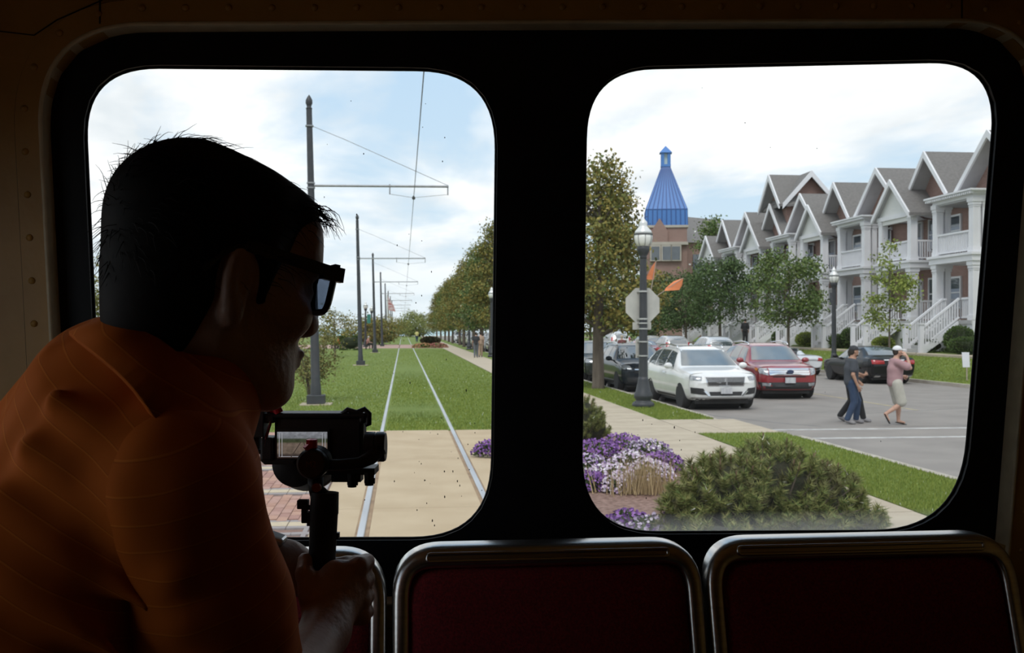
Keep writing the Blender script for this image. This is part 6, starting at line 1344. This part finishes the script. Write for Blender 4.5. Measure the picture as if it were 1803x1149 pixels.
s.cap(P(310, 790, 1.03), P(338, 820, 1.04), .070, .050, .02); s.cap(NB + lat * -.02, SR, .040, .070, .02)                   # chest hanging forward
for k in range(7): q = T1.lerp(T3, .15 + .11 * k) - lat * (.15 + .012 * k) + zv * (.04 - .01 * k); s.cap(q + rv_ * -.06 + zv * .05, q + rv_ * .07 - zv * .045, .007, .005, .03)   # creases
s.cap(SR + lat * .035, T2 - lat * .04, .068, .10, .02); s.cap(SR + lat * .03, SR.lerp(ER, .18) + lat * .03, .070, .066, .02); nk = (A(-.03, 0, -.035) - NB).normalized(); s.cap(NB + nk * .080, NB + nk * .2, .072, .072, .01, 's')
s.build('polo_body', m_body, man, MO)
def sleeve(S, E_, nm, mm, t=.70):
    k = SD(.0055); k.cap(S, S.lerp(E_, .45), .0685, .072, .02); k.cap(S.lerp(E_, .45), S.lerp(E_, t + .1), .072, .070, .02); k.ell(S + lat * .005, (.066, .066, .070), None, .02)
    a_ = (E_ - S).normalized()
    for j, f in enumerate((.15, .32, .47, .6)): c = S.lerp(E_, f); u_ = a_.cross(Vector((.3, 1, .2))).normalized(); k.cap(c + u_ * .055 - a_ * .02, c - wv * .062 + a_ * .03, .013, .010, .022)
    k.half(S.lerp(E_, t), a_); k.half(S - a_ * .03 + lat * (.062 if S is SR else -.062), lat if S is SR else -lat); return k.build(nm, mm, man, MO)
sleeve(SR, ER, 'sleeve', m_slv); sleeve(SL, EL, 'sleeve', m_slv2)
# armhole seam
sm = MB(MO); sm.tube([P(u, v, d) for u, v, d in ((372, 716, .925), (330, 732, .885), (270, 770, .845), (215, 830, .82), (175, 900, .815), (155, 965, .83), (150, 1005, .85))], .0035, 6); 
cc = P(314, 650, 1.045); e1 = (rv_ * .79 - zv * .61).normalized(); e2 = (wv * .95 - rv_ * .30 - zv * .08).normalized(); ca_ = e2.cross(e1).normalized(); ca_ = ca_ if ca_.z > 0 else -ca_
col_ = MB(MO); rings = []; n = 48
def ring(rf, zf, k2=1.0): return [cc + e1 * (rf(t) * 1.06 * math.cos(t)) + e2 * (rf(t) * (k2 if math.sin(t) < 0 else .78) * math.sin(t)) + ca_ * zf(t) for t in [2 * math.pi * k / n for k in range(n)]]
fr_ = lambda t: max(0.0, math.cos(t + .62)) ** 3.0
rings = [ring(lambda t: .072, lambda t: -.030, 1.0), ring(lambda t: .074, lambda t: .004, 1.08), ring(lambda t: .078, lambda t: .010, 1.12), ring(lambda t: .083, lambda t: .007, 1.18), ring(lambda t: .092 + .004 * fr_(t), lambda t: -.014 - .012 * fr_(t), 1.26), ring(lambda t: .102 + .010 * fr_(t), lambda t: -.036 - .036 * fr_(t), 1.34), ring(lambda t: .099 + .008 * fr_(t), lambda t: -.039 - .037 * fr_(t), 1.30), ring(lambda t: .080, lambda t: -.012, 1.1)]
col_.loft(rings, cap=False); col_.build('collar', m_body, man, True)
# trousers and shoes: he stands, leaning
den = mat('man_trousers', (.03, .035, .05), .9, col2=(.04, .045, .06), scale=20)
t = SD(.012); lt = lat
for o in (-.09, .09):
    hp_ = T3 + lt * o; kn = Vector((hp_.x + .10, hp_.y + .02, 1.22)); an = Vector((kn.x - .06, kn.y, ZF + .09)); t.cap(hp_ + zv * .03, kn, .115, .085, .04); t.cap(kn, an, .08, .065, .03)
    sh = SD(.01); sh.cap(an + zv * -.03, an + rv_ * .16 + zv * -.05, .05, .038, .03); sh.half(Vector((0, 0, ZF + .001)), (0, 0, -1)); sh.build('shoe', mat('man_shoe', (.03, .025, .02), .6), man, MO)
t.cap(T3 - lt * .06, T3 + lt * .06, .135, .135, .04); t.build('trousers', den, man, MO)

# sunglasses (worn, but a thing of their own)
gl0 = A(.09, 0, .02); gs = thing('sunglasses', 'black rectangular sunglasses on the man leaning to the window', 'sunglasses', gl0); frame_m = mat('glasses_frame', (.008, .008, .009), .35); 
lens_m = bpy.data.materials.new('tinted_lens'); lens_m.use_nodes = True; nt = lens_m.node_tree; nt.nodes.clear(); o1 = nt.nodes.new('ShaderNodeOutputMaterial'); t1_ = nt.nodes.new('ShaderNodeBsdfTransparent'); t1_.inputs[0].default_value = (.33, .37, .43, 1); t2_ = nt.nodes.new('ShaderNodeBsdfGlossy'); t2_.inputs['Roughness'].default_value = .03; t2_.inputs[0].default_value = (.7, .75, .8, 1); mx_ = nt.nodes.new('ShaderNodeMixShader'); mx_.inputs[0].default_value = .10
nt.links.new(t1_.outputs[0], mx_.inputs[1]); nt.links.new(t2_.outputs[0], mx_.inputs[2]); nt.links.new(mx_.outputs[0], o1.inputs[0])
fm = MB(gl0)
for sd_ in (-1, 1):
    lo = rounded([Vector((sd_ * .010, .002)), Vector((sd_ * .070, .004)), Vector((sd_ * .062, -.040)), Vector((sd_ * .018, -.040))], [.006, .006, .014, .014], 5)
    cv = lambda q: A(.104 - .30 * abs(q.x) ** 1.0 * .45 - .0, q.x, .028 + q.y)
    pts = [cv(q) for q in lo]; fm.tube(pts + pts[:2], .0036, 6, cap=False)
    le = MB(gl0); le.prism(pts, hf * .0015); le.build('lens', lens_m, gs)
    tm = MB(gl0); c0 = A(.094, sd_ * .073, .028); tm.bar(c0, A(-.012, sd_ * .080, .034), .004, .012, hu); tm.tube([A(-.010, sd_ * .080, .033), A(-.03, sd_ * .079, .024), A(-.048, sd_ * .077, .002)], .003, 6); tm.obox(A(.090, sd_ * .072, .027), hf, hl, hu, (.012, .0045, .0075)); tm.build('temple', frame_m, gs)
fm.obox(A(.104, 0, .026), hl, hf, hu, (.012, .003, .004)); fm.build('front_frame', frame_m, gs)
for sd_ in (-1, 1):
    tb_ = MB(gl0); tb_.bar(A(.102, sd_ * .008, .0305), A(.094, sd_ * .074, .0325), .006, .010, hu); tb_.build('brow_bar', frame_m, gs)
# wrist watch on the left arm
wp_ = P(484, 962, 1.385); wd = (P(500, 988, 1.41) - EL).normalized(); wt = thing('wrist_watch', 'pale metal wrist watch behind the orange sleeve', 'watch', wp_)
m = MB(wp_); m.lathe(WL - wd * .004, [(.028, -.011), (.0315, -.010), (.0315, .010), (.028, .011)], 18, ax=wd); m.build('strap', mat('watch_metal', (.6, .62, .65), .3, .8), wt, True)
m = MB(wp_); m.obox(P(483, 947, 1.375), rv_ * .94 - zv * .34, wv, zv * .94 + rv_ * .34, (.015, .016, .006)); bevel(m.build('case', mat('watch_case', (.62, .66, .72), .25, .6), wt), .004)

# gimbal with mirrorless camera
gp = GB; gb = thing('camera_gimbal', 'black handheld gimbal stabiliser held in the right hand', 'gimbal', gp); blk = mat('gimbal_black', (.012, .0125, .014), .5, col2=(.017, .0175, .019), scale=40, spec=.35); blk2 = mat('gimbal_satin', (.022, .024, .028), .4)
m = MB(gp); m.tube([GB + gd * .05, GB, GA + gd * .03, GA + gd * .028, GA], [.0165, .0175, .0185, .0192, .0185], 20); smooth_by_angle(m.build('handle', blk, gb), 40)
def pc(u, v, d=1.36): return P(u, v, d)
m = MB(gp); m.obox(pc(537, 905), rv_, wv, zv, (.004, .006, .011)); m.obox(pc(534, 887), rv_, wv, zv, (.0075, .006, .006)); m.cyl(pc(533, 893), pc(548, 893), .0035, n=8); bevel(m.build('clamp_lever', blk, gb), .002)
m = MB(gp); m.obox(pc(546, 912), rv_, wv, zv, (.003, .007, .009)); m.obox(pc(595, 942), rv_, wv, zv, (.002, .004, .004)); m.build('button', blk2, gb)['kind'] = 'stuff'
m = MB(gp); m.tube([pc(563, 872), pc(556, 858), pc(556, 840)], [.013, .010, .011], 12); m.build('neck', blk, gb, True)
m = MB(gp); m.lathe(pc(557, 858, 1.345), [(0, -.002), (.006, -.002), (.0065, .001), (.0065, .004)], 12, ax=wv); m.build('lock_knob', mat('copper_knob', (.22, .06, .02), .4, .5), gb)
M0 = pc(548, 817, 1.335); m = MB(M0 - M0 + gp); m.lathe(M0, [(0, -.001), (.017, -.001), (.0195, .002), (.0205, .006), (.0205, .012), (.0195, .0125), (.0195, .0145), (.0205, .015), (.0205, .040), (.018, .043)], 30, ax=wv); mo = m.build('roll_motor', blk2, gb); smooth_by_angle(mo, 35)
tcu = bpy.data.curves.new('mark', 'FONT'); tcu.body = 'M2'; tcu.size = .011; tcu.align_x = 'CENTER'; tcu.align_y = 'CENTER'; tcu.extrude = .0002; to = bpy.data.objects.new('mark', tcu); COL.objects.link(to); bpy.context.view_layer.update()
tme = bpy.data.meshes.new_from_object(to.evaluated_get(bpy.context.evaluated_depsgraph_get())); bpy.data.objects.remove(to); Mt = Matrix((rv_, zv, -wv)).transposed().to_4x4(); Mt.translation = M0 - wv * .0022 - gp; tme.transform(Mt); link('mark', tme, mat('motor_mark', (.16, .06, .03), .5), mo)
red = mat('red_anodised', (.45, .012, .03), .3, .3)
m = MB(gp); m.lathe(pc(549, 780, 1.345), [(0, .006), (.004, .006), (.0075, .005), (.0075, -.006), (.006, -.007), (0, -.007)], 14, ax=zv); m.bar(pc(549, 783, 1.343), pc(539, 792, 1.338), .007, .010); m.build('lock_lever', red, gb)
m = MB(gp); m.tube([pc(565, 818, 1.36), pc(600, 818, 1.365), pc(632, 815, 1.37), pc(652, 806, 1.38), pc(668, 790, 1.39)], [.0075, .0078, .008, .0095, .012], 10); m.build('swing_arm', blk2, gb, True)
m = MB(gp); c = pc(660, 786, 1.40); m.lathe(c - rv_ * .013, [(0, 0), (.0205, 0), (.0205, .013), (.0195, .0135), (.0195, .015), (.0205, .0155), (.0205, .025), (.019, .028), (0, .028)], 26, ax=rv_); smooth_by_angle(m.build('tilt_motor', blk2, gb), 35)
m = MB(gp); m.obox(pc(600, 826, 1.42), rv_, wv, zv, (.050, .022, .0045)); m.obox(pc(612, 838, 1.41), rv_, wv, zv, (.020, .014, .006)); m.build('mounting_plate', blk, gb)
for u, v, hh in ((620, 845, .009), (650, 842, .012)):
    m = MB(gp); m.cyl(pc(u, v - 12, 1.40), pc(u, v + 12, 1.40), .0075, .006, 10); m.cyl(pc(u - 8, v + 4, 1.40), pc(u + 10, v + 4, 1.40), .004, n=8); m.build('clamp_screw', blk, gb)
CB = 1.43; cp = P(560, 815, CB); cm = thing('camera', 'black mirrorless camera in a cage mounted on the gimbal', 'camera', cp); camb = mat('camera_black', (.010, .010, .011), .5, col2=(.015, .015, .016), scale=60, bump=.15, bscale=600)
def rect(mb, u0, v0, u1, v1, d0, d1): a, b_ = P(u0, v1, d0), P(u1, v0, d0); c = (a + b_) / 2 + wv * ((d1 - d0) / 2); return mb.obox(c, rv_, wv, zv, ((u1 - u0) / F * d0 / 2, (d1 - d0) / 2, (v1 - v0) / F * d0 / 2))
bevel(rect(MB(cp), 482, 733, 640, 818, CB, CB + .035).build('body', camb, cm), .006, 3)
m = MB(cp); rect(m, 470, 727, 645, 736, CB - .006, CB + .04); rect(m, 461, 727, 484, 745, CB - .006, CB + .03); rect(m, 458, 770, 480, 812, CB - .006, CB + .03); rect(m, 462, 808, 520, 818, CB - .004, CB + .03); rect(m, 632, 727, 644, 745, CB - .004, CB + .03); cg = bevel(m.build('cage', camb, cm), .003)
m = MB(cp); m.tube([P(u, v, CB) for u, v in ((600, 730), (612, 721), (628, 726), (642, 720), (649, 728), (649, 746), (643, 748))], [.003, .004, .004, .004, .0045, .0045, .003], 8); m.build('strap_lug', camb, cm, True)
m = MB(cp); rect(m, 439, 722, 464, 770, CB - .01, CB + .02); rect(m, 443, 764, 456, 794, CB, CB + .015); m.tube([P(u, v, CB) for u, v in ((447, 770), (443, 785), (450, 794), (462, 795), (463, 808), (470, 814))], .0045, 8); bevel(m.build('cable_clamp', camb, cm), .003)
m = MB(cp); m.cyl(P(472, 718, CB + .005), P(490, 724, CB + .005), .0062, n=12); m.cyl(P(486, 716, CB), P(491, 727, CB), .0068, n=12); m.build('red_screw', red, cm)
m = MB(cp); m.tube([P(u, v, CB - .004) for u, v in ((478, 730), (476, 745), (470, 765), (465, 785))], .0022, 6); m.build('red_cable', mat('red_cable', (.18, .012, .018), .5), cm, True)
L0 = P(543, 802, CB + .13) - wv * .1; m = MB(cp); m.lathe(L0, [(.028, 0), (.033, .004), (.036, .02), (.043, .05), (.051, .085), (.053, .10), (.050, .10), (.042, .06)], 36, ax=wv); smooth_by_angle(m.build('lens', blk, cm), 40)
m = MB(cp); m.lathe(L0 + wv * .086, [(.0508, 0), (.0518, .0), (.0525, .008), (.0515, .008)], 36, ax=wv); m.build('lens_ring', mat('lens_ring', (.45, .44, .42), .35, .6), cm, True)
# rear screen with the live picture of the track
sm_ = bpy.data.materials.new('live_view'); sm_.use_nodes = True; nt = sm_.node_tree; bs = nt.nodes['Principled BSDF']; N = nt.nodes.new; L = nt.links.new
scn = thing('screen_tmp', None, None) ; bpy.data.objects.remove(scn)
tcx = N('ShaderNodeTexCoord'); spx = N('ShaderNodeSeparateXYZ'); L(tcx.outputs['Generated'], spx.inputs[0]); rpz = N('ShaderNodeValToRGB'); L(spx.outputs['Z'], rpz.inputs[0]); e = rpz.color_ramp.elements
e[0].position = 0; e[0].color = (.04, .025, .02, 1); e[1].position = 1; e[1].color = (.30, .31, .34, 1)
for p_, c in ((.12, (.06, .045, .04)), (.2, (.17, .13, .10)), (.55, (.20, .15, .12)), (.62, (.05, .065, .03)), (.72, (.06, .07, .045)), (.78, (.22, .23, .25))): x = e.new(p_); x.color = (*c, 1)
nzx = N('ShaderNodeTexNoise'); nzx.inputs['Scale'].default_value = 9; L(tcx.outputs['Generated'], nzx.inputs['Vector']); mxx = N('ShaderNodeMix'); mxx.data_type = 'RGBA'; mxx.blend_type = 'MULTIPLY'; mxx.inputs[0].default_value = .8; L(rpz.outputs[0], mxx.inputs[6]); L(nzx.outputs['Fac'], mxx.inputs[7])
L(mxx.outputs[2], bs.inputs['Emission Color']); bs.inputs['Emission Strength'].default_value = 1.1; bs.inputs['Base Color'].default_value = (.01, .01, .01, 1)
sb = rect(MB(cp), 484, 756, 580, 809, CB - .0025, CB + .004).build('screen_bezel', camb, cm); so = rect(MB(cp), 488, 760, 576, 806, CB - .0035, CB - .0025).build('screen', sm_, cm)
ui = mat('screen_marks', (.4, .4, .42), .5, emit=((.55, .56, .6), .5)); m = MB(cp)
for u in (491, 496, 567, 572): rect(m, u, 762, u + 1, 804, CB - .0042, CB - .0036)
rect(m, 494, 803, 545, 804, CB - .0042, CB - .0036); m.build('screen_lines', ui, so)['kind'] = 'stuff'
rl = MB(cp)
for u0, u1 in ((531, 512), (534, 545)): a, b_ = P(u0, 776, CB - .0043), P(u1, 805, CB - .0043); rl.bar(a, b_, .0012, .0004, wv)
rl.build('screen_rails', mat('screen_rail', (.02, .02, .02), .5, emit=((.08, .06, .05), .6)), so)['kind'] = 'stuff'
